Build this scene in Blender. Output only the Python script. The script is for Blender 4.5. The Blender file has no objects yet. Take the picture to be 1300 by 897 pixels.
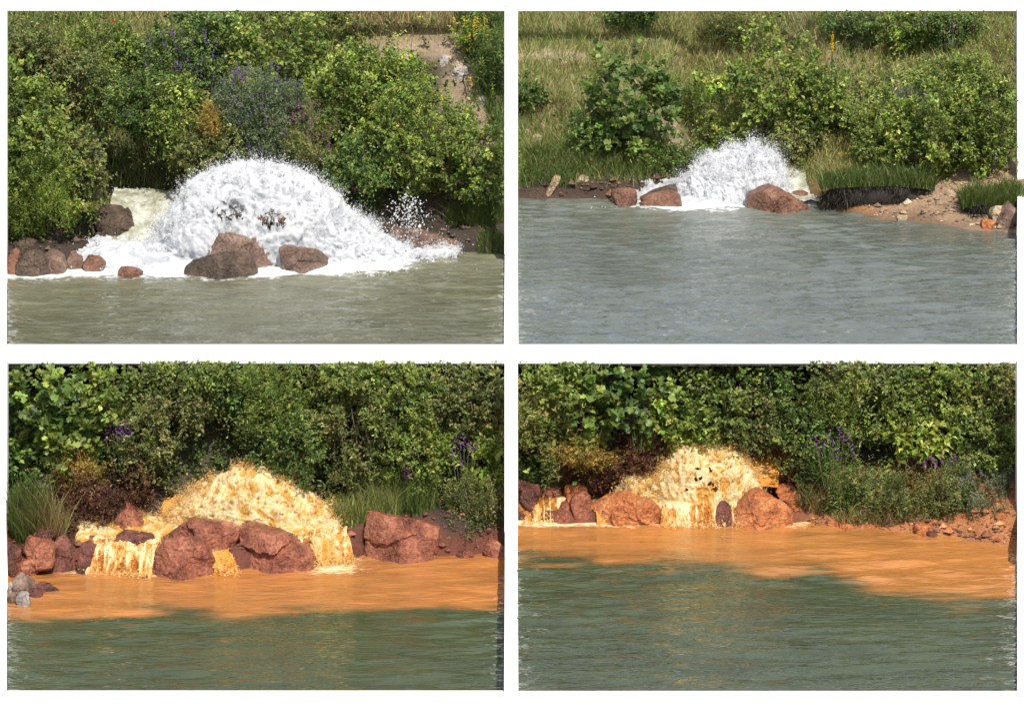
import bpy, math, random
import numpy as np
from mathutils import Vector

# ------------------------------------------------------------------ camera, sky, sun, exposure
sc = bpy.context.scene
COL = sc.collection
CAM_H, PITCH, FPX = 24.6, math.radians(13.0), 4770.0
cam_d = bpy.data.cameras.new('camera'); cam = bpy.data.objects.new('camera', cam_d); COL.objects.link(cam)
cam.location = (0, 0, CAM_H); cam.rotation_euler = (math.radians(90) - PITCH, 0, 0)
cam_d.sensor_width = 36.0; cam_d.lens = FPX / 1300 * 36.0
cam_d.clip_start = 1.0; cam_d.clip_end = 6000
sc.camera = cam
SUN_EL, SUN_AZ = 51.0, 19.0         # azimuth: degrees to the right of straight behind the camera
w = bpy.data.worlds.new('World'); sc.world = w; w.use_nodes = True
nt = w.node_tree; bg = nt.nodes['Background']
sky = nt.nodes.new('ShaderNodeTexSky'); sky.sky_type = 'NISHITA'; sky.sun_disc = False
sky.sun_elevation = math.radians(SUN_EL); sky.sun_rotation = math.radians(180 - SUN_AZ)
sky.dust_density = 3.0; sky.air_density = 1.0
# broken bright cloud, added all over the unseen sky to brighten water reflections
tcw = nt.nodes.new('ShaderNodeTexCoord'); cn = nt.nodes.new('ShaderNodeTexNoise'); cn.inputs['Scale'].default_value = 2.6; cn.inputs['Detail'].default_value = 7; cn.inputs['Roughness'].default_value = .6
cmp_ = nt.nodes.new('ShaderNodeMapping'); cmp_.inputs['Scale'].default_value = (1, 1, 2.2); nt.links.new(tcw.outputs['Generated'], cmp_.inputs[0]); nt.links.new(cmp_.outputs[0], cn.inputs['Vector'])
crp = nt.nodes.new('ShaderNodeValToRGB'); crp.color_ramp.elements[0].position = .42; crp.color_ramp.elements[1].position = .68; nt.links.new(cn.outputs['Fac'], crp.inputs[0])
cmx = nt.nodes.new('ShaderNodeMix'); cmx.data_type = 'RGBA'; nt.links.new(crp.outputs[0], cmx.inputs[0]); nt.links.new(sky.outputs[0], cmx.inputs[6]); cmx.inputs[7].default_value = (5.6, 6.1, 7.2, 1)
nt.links.new(cmx.outputs[2], bg.inputs[0]); bg.inputs[1].default_value = 0.13
sun_d = bpy.data.lights.new('sun', 'SUN'); sun = bpy.data.objects.new('sun', sun_d); COL.objects.link(sun)
sun_d.energy = 4.6; sun_d.angle = math.radians(0.5); sun_d.color = (1.0, 0.95, 0.87)
se, sa = math.radians(SUN_EL), math.radians(SUN_AZ)
sdir = Vector((math.sin(sa) * math.cos(se), -math.cos(sa) * math.cos(se), math.sin(se)))   # towards the sun
sun.rotation_euler = sdir.to_track_quat('Z', 'Y').to_euler()
sun.location = (40, 20, 60)
sc.view_settings.view_transform = 'Standard'; sc.view_settings.look = 'None'
sc.view_settings.exposure = 0.33; sc.view_settings.gamma = 1.0; sc.view_settings.use_curve_mapping = False
sc.render.engine = 'CYCLES'
sc.cycles.max_bounces = 6; sc.cycles.diffuse_bounces = 3; sc.cycles.glossy_bounces = 3
sc.cycles.transparent_max_bounces = 8; sc.cycles.caustics_reflective = False; sc.cycles.caustics_refractive = False

# ------------------------------------------------------------------ survey helpers (bearing -> place)
CP, SP = math.cos(PITCH), math.sin(PITCH)
def ray(px, py):
    a = (px - 650) / FPX; b = -(py - 448.5) / FPX
    return a, CP + b * SP, -SP + b * CP
def gp(px, py, z=0.0):
    d = ray(px, py); t = (z - CAM_H) / d[2]
    return (d[0] * t, d[1] * t, z)
def hp(px, py, Y):
    d = ray(px, py); t = Y / d[1]
    return (d[0] * t, Y, CAM_H + d[2] * t)
def scl(px, py, Y):
    d = ray(px, py); return FPX / (Y / d[1])
def px_of(x, y, z):
    # bearing of a point
    dy, dz = y, z - CAM_H
    f = dy * CP - dz * SP
    return 650 + FPX * x / f

WL = {'TL': 4.45, 'TR': 4.45, 'BL': 0.0, 'BR': 0.6}      # the four water levels

# ------------------------------------------------------------------ noise
def _hash(ix, iy, iz, seed):
    h = (ix.astype(np.uint32) * np.uint32(374761393)) ^ (iy.astype(np.uint32) * np.uint32(668265263)) ^ (iz.astype(np.uint32) * np.uint32(2246822519)) ^ np.uint32((seed * 3266489917) & 0xffffffff)
    h = (h ^ (h >> np.uint32(15))) * np.uint32(2654435761)
    h = (h ^ (h >> np.uint32(13))) * np.uint32(3266489917)
    h = h ^ (h >> np.uint32(16))
    return h.astype(np.float64) / 4294967295.0
def vnoise(p, seed=0):
    p = np.asarray(p, float); i = np.floor(p).astype(np.int64); f = p - i
    u = f * f * f * (f * (f * 6 - 15) + 10)
    r = 0
    for dx in (0, 1):
        wx = u[:, 0] if dx else 1 - u[:, 0]
        for dy in (0, 1):
            wy = u[:, 1] if dy else 1 - u[:, 1]
            for dz in (0, 1):
                wz = u[:, 2] if dz else 1 - u[:, 2]
                r = r + wx * wy * wz * _hash(i[:, 0] + dx, i[:, 1] + dy, i[:, 2] + dz, seed)
    return r * 2 - 1
def fbm(p, octv=4, seed=0, gain=.5):
    p = np.asarray(p, float); a, s, t = 1.0, 0.0, 0.0
    for k in range(octv):
        s = s + a * vnoise(p * 2.03 ** k + 17.3 * k, seed + k); t += a; a *= gain
    return s / t
def ridged(p, octv=3, seed=0):
    p = np.asarray(p, float); a, s, t = 1.0, 0.0, 0.0
    for k in range(octv):
        s = s + a * (1 - np.abs(vnoise(p * 2.1 ** k + 9.1 * k, seed + k)) * 2); t += a; a *= .5
    return s / t
def sstep(a, b, x):
    t = np.clip((np.asarray(x, float) - a) / (b - a), 0, 1); return t * t * (3 - 2 * t)
def unit(v):
    return v / np.maximum(np.linalg.norm(v, axis=-1, keepdims=True), 1e-9)

# ------------------------------------------------------------------ mesh helpers
def mesh_np(name, v, f, mat=None, col=None, smooth=False):
    me = bpy.data.meshes.new(name)
    v = np.asarray(v, np.float32); f = np.asarray(f, np.int32); m, k = f.shape
    me.vertices.add(len(v)); me.vertices.foreach_set('co', v.ravel())
    me.loops.add(m * k); me.loops.foreach_set('vertex_index', f.ravel())
    me.polygons.add(m); me.polygons.foreach_set('loop_start', np.arange(0, m * k, k, dtype=np.int32))
    me.polygons.foreach_set('use_smooth', np.full(m, bool(smooth)))
    me.update(calc_edges=True); me.validate()
    if col is not None:
        a = me.color_attributes.new('Col', 'FLOAT_COLOR', 'POINT')
        c = np.ones((len(v), 4), np.float32); c[:, :3] = col
        a.data.foreach_set('color', c.ravel())
    if mat: me.materials.append(mat)
    return me
def obj(name, me, parent=None):
    o = bpy.data.objects.new(name, me); COL.objects.link(o)
    if parent is not None:
        o.parent = parent
    return o
def tag(o, label=None, cat=None, group=None, kind=None):
    if label: o['label'] = label
    if cat: o['category'] = cat
    if group: o['group'] = group
    if kind: o['kind'] = kind
    return o
def thing(name, loc, label, cat, group=None):
    o = bpy.data.objects.new(name, None); COL.objects.link(o); o.location = loc; o.empty_display_size = .2
    return tag(o, label, cat, group)
class MB:
    def __init__(s): s.v = []; s.f = []; s.c = []; s.n = 0
    def add(s, v, f, c=None):
        v = np.asarray(v, float); s.v.append(v); s.f.append(np.asarray(f) + s.n); s.n += len(v)
        if c is not None: s.c.append(np.broadcast_to(c, (len(v), 3)))
    def mesh(s, name, mat, smooth=False):
        return mesh_np(name, np.vstack(s.v), np.vstack(s.f), mat, np.vstack(s.c) if s.c else None, smooth)
def grid_faces(nu, nv):
    i = np.arange(nu * nv).reshape(nu, nv)
    return np.stack([i[:-1, :-1], i[1:, :-1], i[1:, 1:], i[:-1, 1:]], -1).reshape(-1, 4)
def box_mesh(name, x0, x1, y0, y1, z0, z1, mat, bev=0.02):
    import bmesh
    bm = bmesh.new(); bmesh.ops.create_cube(bm, size=1)
    for v in bm.verts:
        v.co = Vector(((x0 + x1) / 2 + v.co.x * (x1 - x0), (y0 + y1) / 2 + v.co.y * (y1 - y0), (z0 + z1) / 2 + v.co.z * (z1 - z0)))
    if bev: bmesh.ops.bevel(bm, geom=bm.edges[:], offset=bev, segments=2, affect='EDGES')
    me = bpy.data.meshes.new(name); bm.to_mesh(me); bm.free(); me.materials.append(mat); return me

# ------------------------------------------------------------------ materials
def newmat(name):
    m = bpy.data.materials.new(name); m.use_nodes = True; t = m.node_tree
    return m, t, t.nodes['Principled BSDF'], t.nodes['Material Output']
def N(t, typ, **kw):
    n = t.nodes.new(typ)
    for k, v in kw.items():
        if k.startswith('i_'):
            key = k[2:]; n.inputs[int(key) if key.isdigit() else key.replace('_', ' ')].default_value = v
        else: setattr(n, k, v)
    return n
def ramp(t, src, stops):
    r = t.nodes.new('ShaderNodeValToRGB'); e = r.color_ramp.elements
    while len(e) > 1: e.remove(e[-1])
    e[0].position = stops[0][0]; e[0].color = (*stops[0][1], 1)
    for p, c in stops[1:]:
        q = e.new(p); q.color = (*c, 1)
    t.links.new(src, r.inputs[0]); return r
def coords(t, scale=(1, 1, 1), world=True):
    if world:
        g = t.nodes.new('ShaderNodeNewGeometry'); src = g.outputs['Position']
    else:
        g = t.nodes.new('ShaderNodeTexCoord'); src = g.outputs['Object']
    mp = t.nodes.new('ShaderNodeMapping'); mp.inputs['Scale'].default_value = scale
    t.links.new(src, mp.inputs[0]); return mp.outputs[0]
def noise_n(t, vec, scale, detail=5, rough=.55):
    n = t.nodes.new('ShaderNodeTexNoise'); n.inputs['Scale'].default_value = scale
    n.inputs['Detail'].default_value = detail; n.inputs['Roughness'].default_value = rough
    t.links.new(vec, n.inputs['Vector']); return n.outputs['Fac']

def leaf_mat(name, gloss=.45, trans=.38):
    m, t, p, out = newmat(name)
    a = N(t, 'ShaderNodeVertexColor', layer_name='Col')
    t.links.new(a.outputs[0], p.inputs['Base Color']); p.inputs['Roughness'].default_value = gloss
    p.inputs['Specular IOR Level'].default_value = .35
    tr = N(t, 'ShaderNodeBsdfTranslucent')
    hs = N(t, 'ShaderNodeHueSaturation', i_Hue=.485, i_Saturation=1.1, i_Value=1.25)
    t.links.new(a.outputs[0], hs.inputs['Color']); t.links.new(hs.outputs[0], tr.inputs[0])
    mx = N(t, 'ShaderNodeMixShader'); mx.inputs[0].default_value = trans
    t.links.new(p.outputs[0], mx.inputs[1]); t.links.new(tr.outputs[0], mx.inputs[2])
    t.links.new(mx.outputs[0], out.inputs[0]); return m
M = {}
M['leaf'] = leaf_mat('leaf')
M['grass'] = leaf_mat('grass', .55, .3)
M['petal'] = leaf_mat('petal', .6, .3)

def bark_mat():
    m, t, p, out = newmat('bark'); v = coords(t)
    r = ramp(t, noise_n(t, v, 9), [(.3, (.05, .035, .022)), (.7, (.16, .12, .08))])
    t.links.new(r.outputs[0], p.inputs['Base Color']); p.inputs['Roughness'].default_value = .9; return m
M['bark'] = bark_mat()

def rock_mat(name, c1, c2, c3, rough=.45, moss=None):
    m, t, p, out = newmat(name); v = coords(t)
    n1 = noise_n(t, v, 2.2, 6, .62); n2 = noise_n(t, v, 14, 5, .65)
    r1 = ramp(t, n1, [(.3, c1), (.5, c2), (.7, c3)])
    r2 = ramp(t, n2, [(.28, (.22, .2, .2)), (.48, (.8, .8, .8)), (.72, (1.45, 1.42, 1.4))])
    mx = N(t, 'ShaderNodeMix', data_type='RGBA', blend_type='MULTIPLY'); mx.inputs[0].default_value = .85
    t.links.new(r1.outputs[0], mx.inputs[6]); t.links.new(r2.outputs[0], mx.inputs[7])
    vs = coords(t, (1.0, 1.0, 2.6))
    vo = N(t, 'ShaderNodeTexVoronoi', feature='DISTANCE_TO_EDGE', i_Scale=1.7)
    ds = N(t, 'ShaderNodeMix', data_type='VECTOR'); ds.inputs[0].default_value = .25
    nn = t.nodes.new('ShaderNodeTexNoise'); nn.inputs['Scale'].default_value = 2.5; t.links.new(vs, nn.inputs['Vector'])
    t.links.new(vs, ds.inputs[4]); t.links.new(nn.outputs['Color'], ds.inputs[5]); t.links.new(ds.outputs[1], vo.inputs['Vector'])
    cr = ramp(t, vo.outputs['Distance'], [(0, (.25, .23, .22)), (.02, (.7, .7, .7)), (.05, (1, 1, 1))])
    mx2 = N(t, 'ShaderNodeMix', data_type='RGBA', blend_type='MULTIPLY'); mx2.inputs[0].default_value = .38
    t.links.new(mx.outputs[2], mx2.inputs[6]); t.links.new(cr.outputs[0], mx2.inputs[7])
    t.links.new(mx2.outputs[2], p.inputs['Base Color'])
    rr = ramp(t, n1, [(.3, (max(.12, rough - .3),) * 3), (.7, (rough + .15,) * 3)]); t.links.new(rr.outputs[0], p.inputs['Roughness'])
    b = N(t, 'ShaderNodeBump', i_Strength=1.0, i_Distance=.09); t.links.new(n2, b.inputs['Height'])
    b2 = N(t, 'ShaderNodeBump', i_Strength=.2, i_Distance=.02); t.links.new(cr.outputs[0], b2.inputs['Height'])
    t.links.new(b2.outputs[0], b.inputs['Normal']); t.links.new(b.outputs[0], p.inputs['Normal']); return m
M['rock_brown'] = rock_mat('rock_brown', (.035, .024, .016), (.085, .056, .036), (.17, .115, .078), .42)
M['rock_pink'] = rock_mat('rock_pink', (.09, .05, .034), (.19, .115, .08), (.34, .235, .18), .5)
M['rock_tan'] = rock_mat('rock_tan', (.24, .16, .08), (.42, .31, .19), (.55, .45, .33), .75)
M['rock_rust'] = rock_mat('rock_rust', (.10, .045, .028), (.21, .095, .056), (.31, .16, .10), .5)
M['rock_red'] = rock_mat('rock_red', (.10, .032, .02), (.29, .092, .048), (.47, .195, .11), .34)
M['rock_orange'] = rock_mat('rock_orange', (.20, .058, .022), (.48, .155, .046), (.60, .26, .095), .5)
M['rock_maroon'] = rock_mat('rock_maroon', (.05, .02, .016), (.15, .05, .035), (.27, .10, .07), .42)
M['rock_grey'] = rock_mat('rock_grey', (.20, .18, .16), (.36, .32, .29), (.5, .46, .43), .7)

def white_mat():
    m, t, p, out = newmat('white_render'); v = coords(t)
    r = ramp(t, noise_n(t, v, 1.3, 6), [(.3, (.80, .80, .795)), (.7, (.86, .86, .855))])
    t.links.new(r.outputs[0], p.inputs['Base Color']); p.inputs['Roughness'].default_value = .8
    b = N(t, 'ShaderNodeBump', i_Strength=.15, i_Distance=.01); t.links.new(noise_n(t, v, 40), b.inputs['Height']); t.links.new(b.outputs[0], p.inputs['Normal'])
    return m
M['white'] = white_mat()
def dark_side_mat():  # dark tone for the strip sides, tames their white reflection
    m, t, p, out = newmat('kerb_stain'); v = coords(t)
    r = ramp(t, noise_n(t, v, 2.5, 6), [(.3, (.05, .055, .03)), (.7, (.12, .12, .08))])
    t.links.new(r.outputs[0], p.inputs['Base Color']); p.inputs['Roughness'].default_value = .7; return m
M['kerb_stain'] = dark_side_mat()

def soil_mat(name, stops, sc1=1.2):
    # colour attribute R picks between litter/dark soil (0) and bare dry/sandy or clay soil (1)
    m, t, p, out = newmat(name); v = coords(t)
    a = N(t, 'ShaderNodeVertexColor', layer_name='Col')
    n1 = noise_n(t, v, sc1, 7, .65); n2 = noise_n(t, v, 11, 5, .7)
    r1 = ramp(t, n1, [(.3, stops[0]), (.5, stops[1]), (.7, stops[2])])
    mx = N(t, 'ShaderNodeMix', data_type='RGBA', blend_type='MULTIPLY'); mx.inputs[0].default_value = .7
    r2 = ramp(t, n2, [(.3, (.45, .42, .4)), (.6, (1, 1, 1)), (.8, (1.3, 1.25, 1.2))])
    t.links.new(r1.outputs[0], mx.inputs[6]); t.links.new(r2.outputs[0], mx.inputs[7])
    m2 = N(t, 'ShaderNodeMix', data_type='RGBA', blend_type='MULTIPLY'); m2.inputs[0].default_value = 1
    t.links.new(mx.outputs[2], m2.inputs[6]); t.links.new(a.outputs[0], m2.inputs[7])
    t.links.new(m2.outputs[2], p.inputs['Base Color']); p.inputs['Roughness'].default_value = .85
    b = N(t, 'ShaderNodeBump', i_Strength=.7, i_Distance=.08); t.links.new(n2, b.inputs['Height']); t.links.new(b.outputs[0], p.inputs['Normal'])
    return m
M['soil'] = soil_mat('soil', [(.55, .5, .45), (.85, .82, .8), (1.1, 1.05, 1.0)])

def water_mat(name, deep, plume, foamc, bump=.35, rough=.04, stretch=(1.0, 1.9, 1), fine=4.5, ior=1.5):
    m, t, p, out = newmat(name)
    a = N(t, 'ShaderNodeVertexColor', layer_name='Col'); sp = N(t, 'ShaderNodeSeparateColor'); t.links.new(a.outputs[0], sp.inputs[0])
    v = coords(t, stretch)
    n1 = noise_n(t, v, .7, 4)
    d = ramp(t, n1, [(.3, tuple(c * .8 for c in deep)), (.7, tuple(c * 1.2 for c in deep))])
    pl = ramp(t, n1, [(.3, tuple(c * .82 for c in plume)), (.7, tuple(min(1, c * 1.12) for c in plume))])
    mx = N(t, 'ShaderNodeMix', data_type='RGBA'); t.links.new(sp.outputs[0], mx.inputs[0]); t.links.new(d.outputs[0], mx.inputs[6]); t.links.new(pl.outputs[0], mx.inputs[7])
    # foam: broken up by noise
    nf = noise_n(t, coords(t, (1.2, 3.0, 1)), 3.4, 7, .7)
    ad = N(t, 'ShaderNodeMath', operation='ADD'); t.links.new(nf, ad.inputs[0]); t.links.new(sp.outputs[1], ad.inputs[1])
    fr = ramp(t, ad.outputs[0], [(.82, (0, 0, 0)), (1.12, (1, 1, 1))])
    mf = N(t, 'ShaderNodeMix', data_type='RGBA'); t.links.new(fr.outputs[0], mf.inputs[0]); t.links.new(mx.outputs[2], mf.inputs[6]); mf.inputs[7].default_value = (*foamc, 1)
    t.links.new(mf.outputs[2], p.inputs['Base Color'])
    rr = N(t, 'ShaderNodeMix', data_type='FLOAT'); t.links.new(fr.outputs[0], rr.inputs[0]); rr.inputs[2].default_value = rough; rr.inputs[3].default_value = .6
    t.links.new(rr.outputs[0], p.inputs['Roughness']); p.inputs['IOR'].default_value = ior
    nb = noise_n(t, coords(t, (.75, 2.3, 1)), 2.6, 2.5, .55)
    b = N(t, 'ShaderNodeBump', i_Strength=min(1, bump * 1.9), i_Distance=.10); t.links.new(nb, b.inputs['Height']); t.links.new(b.outputs[0], p.inputs['Normal'])
    return m
M['water_TL'] = water_mat('olive_water', (.098, .098, .058), (.17, .17, .115), (.82, .84, .83), .35)
M['water_TR'] = water_mat('silver_water', (.095, .105, .085), (.17, .18, .15), (.82, .84, .83), .35, ior=1.7)
M['water_BL'] = water_mat('green_water', (.052, .064, .028), (.40, .155, .042), (.85, .62, .36), .3, ior=1.45)
M['water_BR'] = water_mat('green_water_right', (.050, .062, .030), (.39, .155, .040), (.85, .62, .36), .3, ior=1.48)

def foam_mat(name, thick, mid, thin, sc1=3.0, stretch=(1, 1, 1), trans=.25, veil=0, crest=False):
    m, t, p, out = newmat(name); v = coords(t, stretch)
    n1 = noise_n(t, v, sc1, 7, .7)
    at = N(t, 'ShaderNodeVertexColor', layer_name='Col'); ap = N(t, 'ShaderNodeSeparateColor'); t.links.new(at.outputs[0], ap.inputs[0])
    if crest:  # foam-pale ridges, darker hollows; highlight and shade put into the colour
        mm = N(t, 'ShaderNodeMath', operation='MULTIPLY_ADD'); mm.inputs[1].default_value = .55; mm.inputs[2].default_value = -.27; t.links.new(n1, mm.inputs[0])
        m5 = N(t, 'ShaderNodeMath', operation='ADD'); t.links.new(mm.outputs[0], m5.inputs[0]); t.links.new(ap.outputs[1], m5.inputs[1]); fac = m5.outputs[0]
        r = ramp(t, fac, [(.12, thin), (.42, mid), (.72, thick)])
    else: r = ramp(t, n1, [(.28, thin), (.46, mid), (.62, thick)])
    t.links.new(r.outputs[0], p.inputs['Base Color']); p.inputs['Roughness'].default_value = .6; p.inputs['IOR'].default_value = 1.33; p.inputs['Specular IOR Level'].default_value = .3
    b = N(t, 'ShaderNodeBump', i_Strength=.6, i_Distance=.04); t.links.new(noise_n(t, v, 16, 5, .7), b.inputs['Height']); t.links.new(b.outputs[0], p.inputs['Normal'])
    tr = N(t, 'ShaderNodeBsdfTranslucent'); t.links.new(r.outputs[0], tr.inputs[0])
    mx = N(t, 'ShaderNodeMixShader'); mx.inputs[0].default_value = trans
    t.links.new(p.outputs[0], mx.inputs[1]); t.links.new(tr.outputs[0], mx.inputs[2]); t.links.new(mx.outputs[0], out.inputs[0])
    if veil:
        # where the sheet of water tears open (colour attribute R) only a lace of strands is left
        a = N(t, 'ShaderNodeVertexColor', layer_name='Col'); sp = N(t, 'ShaderNodeSeparateColor'); t.links.new(a.outputs[0], sp.inputs[0])
        v0 = coords(t, (1, .5, .8)); na = noise_n(t, v0, veil, 6, .68)
        th = N(t, 'ShaderNodeMath', operation='MULTIPLY_ADD'); th.inputs[1].default_value = -.42; th.inputs[2].default_value = .90; t.links.new(sp.outputs[0], th.inputs[0])
        gt = N(t, 'ShaderNodeMath', operation='GREATER_THAN'); t.links.new(na, gt.inputs[0]); t.links.new(th.outputs[0], gt.inputs[1])
        tp = N(t, 'ShaderNodeBsdfTransparent'); m3 = N(t, 'ShaderNodeMixShader'); t.links.new(gt.outputs[0], m3.inputs[0]); t.links.new(mx.outputs[0], m3.inputs[1]); t.links.new(tp.outputs[0], m3.inputs[2])
        t.links.new(m3.outputs[0], out.inputs[0])
    return m
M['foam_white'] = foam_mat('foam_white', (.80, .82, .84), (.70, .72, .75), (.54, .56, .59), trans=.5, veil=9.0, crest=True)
M['spray_white'] = foam_mat('spray_white', (.88, .89, .9), (.86, .87, .88), (.8, .81, .82), 5, trans=.5)
M['chute_white'] = foam_mat('chute_white', (.50, .51, .45), (.30, .30, .22), (.17, .17, .11), 2.5, (1, 1, 1), .05)
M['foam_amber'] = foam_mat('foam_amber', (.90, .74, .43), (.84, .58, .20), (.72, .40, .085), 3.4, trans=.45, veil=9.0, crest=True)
M['spray_amber'] = foam_mat('spray_amber', (.88, .70, .38), (.86, .60, .22), (.78, .45, .09), 5, trans=.5)
M['fall_amber'] = foam_mat('fall_amber', (.80, .62, .36), (.64, .34, .09), (.32, .11, .02), 5.0, (2.5, 2.5, .6), .15, crest=True)
M['chute_amber'] = foam_mat('chute_amber', (.62, .33, .09), (.54, .22, .035), (.40, .14, .02), 2.0, (1, 1, 1), .05)

# ------------------------------------------------------------------ ground, hillsides, banks
def tab(px, pts):
    xs = [p[0] for p in pts]; ys = [p[1] for p in pts]
    return np.interp(px, xs, ys)
def pxa(x, y, z):
    f = y * CP - (z - CAM_H) * SP
    return 650 + FPX * x / f
def terr_TL(x, y):
    px = pxa(x, y, 6.0)
    yb = tab(px, [(-150, 97.2), (60, 97.4), (115, 98.2), (135, 100.6), (180, 101.2), (235, 101.0), (255, 100.2), (300, 100.2), (420, 100.0), (470, 99.5), (640, 99.2)])
    t = y - yb
    z = 4.0 + .95 * sstep(-.4, .45, t) + .95 * np.maximum(0, t - .9)
    flat = 9.45 + .22 * (y - 104.4)
    z = np.where(z > flat, flat + .0 * z, z)
    z = np.minimum(z, 10.6)
    p = np.stack([x, y, x * 0], -1)
    z = z + .16 * fbm(p * .8, 4, 3) * sstep(0, 1, t) + .05 * fbm(p * 3, 3, 5)
    return np.where(t < -1.2, 3.7, z)
def terr_TR(x, y):
    px = pxa(x, y, 5.0)
    yb = tab(px, [(640, 107.4), (720, 107.2), (800, 107.1), (850, 107.4), (880, 108.7), (985, 108.6), (1015, 106.9), (1040, 105.6), (1110, 104.3), (1150, 103.8), (1200, 102.9), (1291, 101.8), (1400, 100.8)])
    t = y - yb
    beach = sstep(1040, 1130, px)
    z1 = 4.05 + .75 * sstep(-.35, .35, t) + .5 * np.maximum(0, t - .3)
    z2 = 4.30 + .24 * np.clip(t + .5, 0, 4.2) + .6 * np.maximum(0, t - 3.7)
    z = z1 * (1 - beach) + z2 * beach
    chan = np.exp(-((px - 1035) / 38) ** 2) * sstep(-.5, .3, t) * (1 - sstep(3.0, 4.5, t))
    z = z - .35 * chan
    z = np.minimum(z, 8.9 + .12 * (y - 115.5)); z = np.minimum(z, 9.6)
    p = np.stack([x, y, x * 0], -1)
    z = z + .18 * fbm(p * .7, 4, 13) * sstep(0, 1.5, t) + .05 * fbm(p * 3, 3, 15) * sstep(-.5, .2, t)
    return np.where(t < -1.2, 3.75, z)
def terr_BL(x, y):
    px = pxa(x, y, .5)
    yb = tab(px, [(-120, 83.7), (60, 84.0), (110, 84.25), (200, 84.2), (300, 84.1), (440, 84.8), (470, 85.6), (560, 85.3), (640, 85.6)])
    t = y - yb
    z = -.5 + .95 * sstep(-.25, .35, t) + 1.25 * np.maximum(0, t - 2.0)
    z = z + sstep(440, 480, px) * .5 * sstep(.1, .9, t) + (1 - sstep(60, 130, px)) * .5 * sstep(.6, 1.8, t)
    p = np.stack([x, y, x * 0], -1)
    z = z + .10 * fbm(p * 1.3, 4, 23) * sstep(0, .6, t)
    return np.where(t < -1, -.7, np.minimum(z, 4.05))
def terr_BR(x, y):
    px = pxa(x, y, 1.0)
    yb = tab(px, [(640, 86.2), (760, 86.0), (940, 85.8), (1030, 86.0), (1100, 85.6), (1160, 85.2), (1220, 84.6), (1291, 83.9), (1420, 83.0)])
    t = y - yb
    bl = sstep(1010, 1050, px)
    z1 = .1 + .72 * sstep(-.25, .3, t) + 1.3 * np.maximum(0, t - 1.3)
    z2 = .45 + .32 * np.clip(t + .5, 0, 1.4) + .9 * np.maximum(0, t - .9)
    z = z1 * (1 - bl) + z2 * bl
    p = np.stack([x, y, x * 0], -1)
    z = z + .10 * fbm(p * 1.6, 4, 33) * sstep(-.3, .5, t) + .06 * fbm(p * 6, 3, 35) * sstep(-.3, .3, t)
    return np.where(t < -1, -.2, np.minimum(z, 4.05))

def terrain(name, fn, x0, x1, y0, y1, step, colfn):
    nu = int((x1 - x0) / step) + 1; nv = int((y1 - y0) / step) + 1
    X, Y = np.meshgrid(np.linspace(x0, x1, nu), np.linspace(y0, y1, nv), indexing='ij')
    x, y = X.ravel(), Y.ravel(); z = fn(x, y)
    o = obj(name, mesh_np(name, np.stack([x, y, z], -1), grid_faces(nu, nv), M['soil'], colfn(x, y, z), True))
    return tag(o, kind='structure')
def mixc(a, b, k): k = np.asarray(k)[:, None]; return np.asarray(a)[None] * (1 - k) + np.asarray(b)[None] * k
def n2(x, y, s, seed): return fbm(np.stack([x * s, y * s, x * 0], -1), 4, seed)
LITTER = (.060, .055, .028); DARK = (.045, .030, .020); SAND = (.40, .28, .17); RUST = (.34, .13, .05); CLAY = (.42, .17, .06); STRAW = (.20, .17, .07)
def col_TL(x, y, z):
    c = mixc(LITTER, STRAW, np.clip(sstep(8.9, 9.6, z) + .3 * n2(x, y, 1, 1), 0, 1))
    c = c * (1 - sstep(0, 1, 1 - sstep(4.6, 6.2, z)))[:, None] + np.array(DARK)[None] * (1 - sstep(4.6, 6.2, z))[:, None]
    px = pxa(x, y, z)
    path = np.exp(-((y - 104.75 + .1 * n2(x, y, .8, 7)) / .32) ** 2) * sstep(455, 490, px) * (1 - sstep(575, 600, px))
    rk = sstep(545, 575, px + 14 * n2(x, y, 1.2, 9)) * sstep(101.6, 102.3, y) * (1 - sstep(103.9, 104.3, y))
    k = np.clip(path + rk * .8, 0, 1)[:, None]
    return c * (1 - k) + np.array((.34, .26, .18))[None] * k
def col_TR(x, y, z):
    px = pxa(x, y, z); n = n2(x, y, .9, 11)
    c = mixc((.11, .13, .045), (.22, .21, .085), np.clip(sstep(6.2, 7.6, z) + .5 * n, 0, 1))
    bk = (1 - sstep(4.9, 5.3, z + .2 * n)); c = mixcv(c, DARK, bk * (1 - sstep(980, 1040, px)))
    c = mixcv(c, SAND, sstep(1060, 1140, px) * (1 - sstep(5.5, 5.9, z + .25 * n)))
    c = mixcv(c, CLAY, np.exp(-((px - 1075) / 45) ** 2) * (1 - sstep(5.6, 6.6, z)) * .75)
    c = mixcv(c, (.36, .28, .19), np.exp(-(((px - 862) + (y - 109.5) * 14) / 30) ** 2) * sstep(107.8, 108.4, y) * (1 - sstep(111, 112, y)) * .8)
    c = mixcv(c, (.40, .32, .23), np.exp(-((y - 113.3 + .15 * n) / .28) ** 2) * (1 - sstep(725, 760, px)) * .8)
    wet = 1 - sstep(4.4, 4.75, z); return mixcv(c, (.10, .05, .03), wet * .6)
def mixcv(c, b, k): k = np.clip(k, 0, 1)[:, None]; return c * (1 - k) + np.asarray(b)[None] * k
def col_BL(x, y, z):
    n = n2(x, y, 1.5, 21); c = mixcv(np.tile(np.array(DARK) * .9, (len(x), 1)), LITTER, sstep(.9, 1.8, z + .4 * n))
    return mixcv(c, (.16, .05, .028), 1 - sstep(.35, .8, z + .3 * n))
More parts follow.
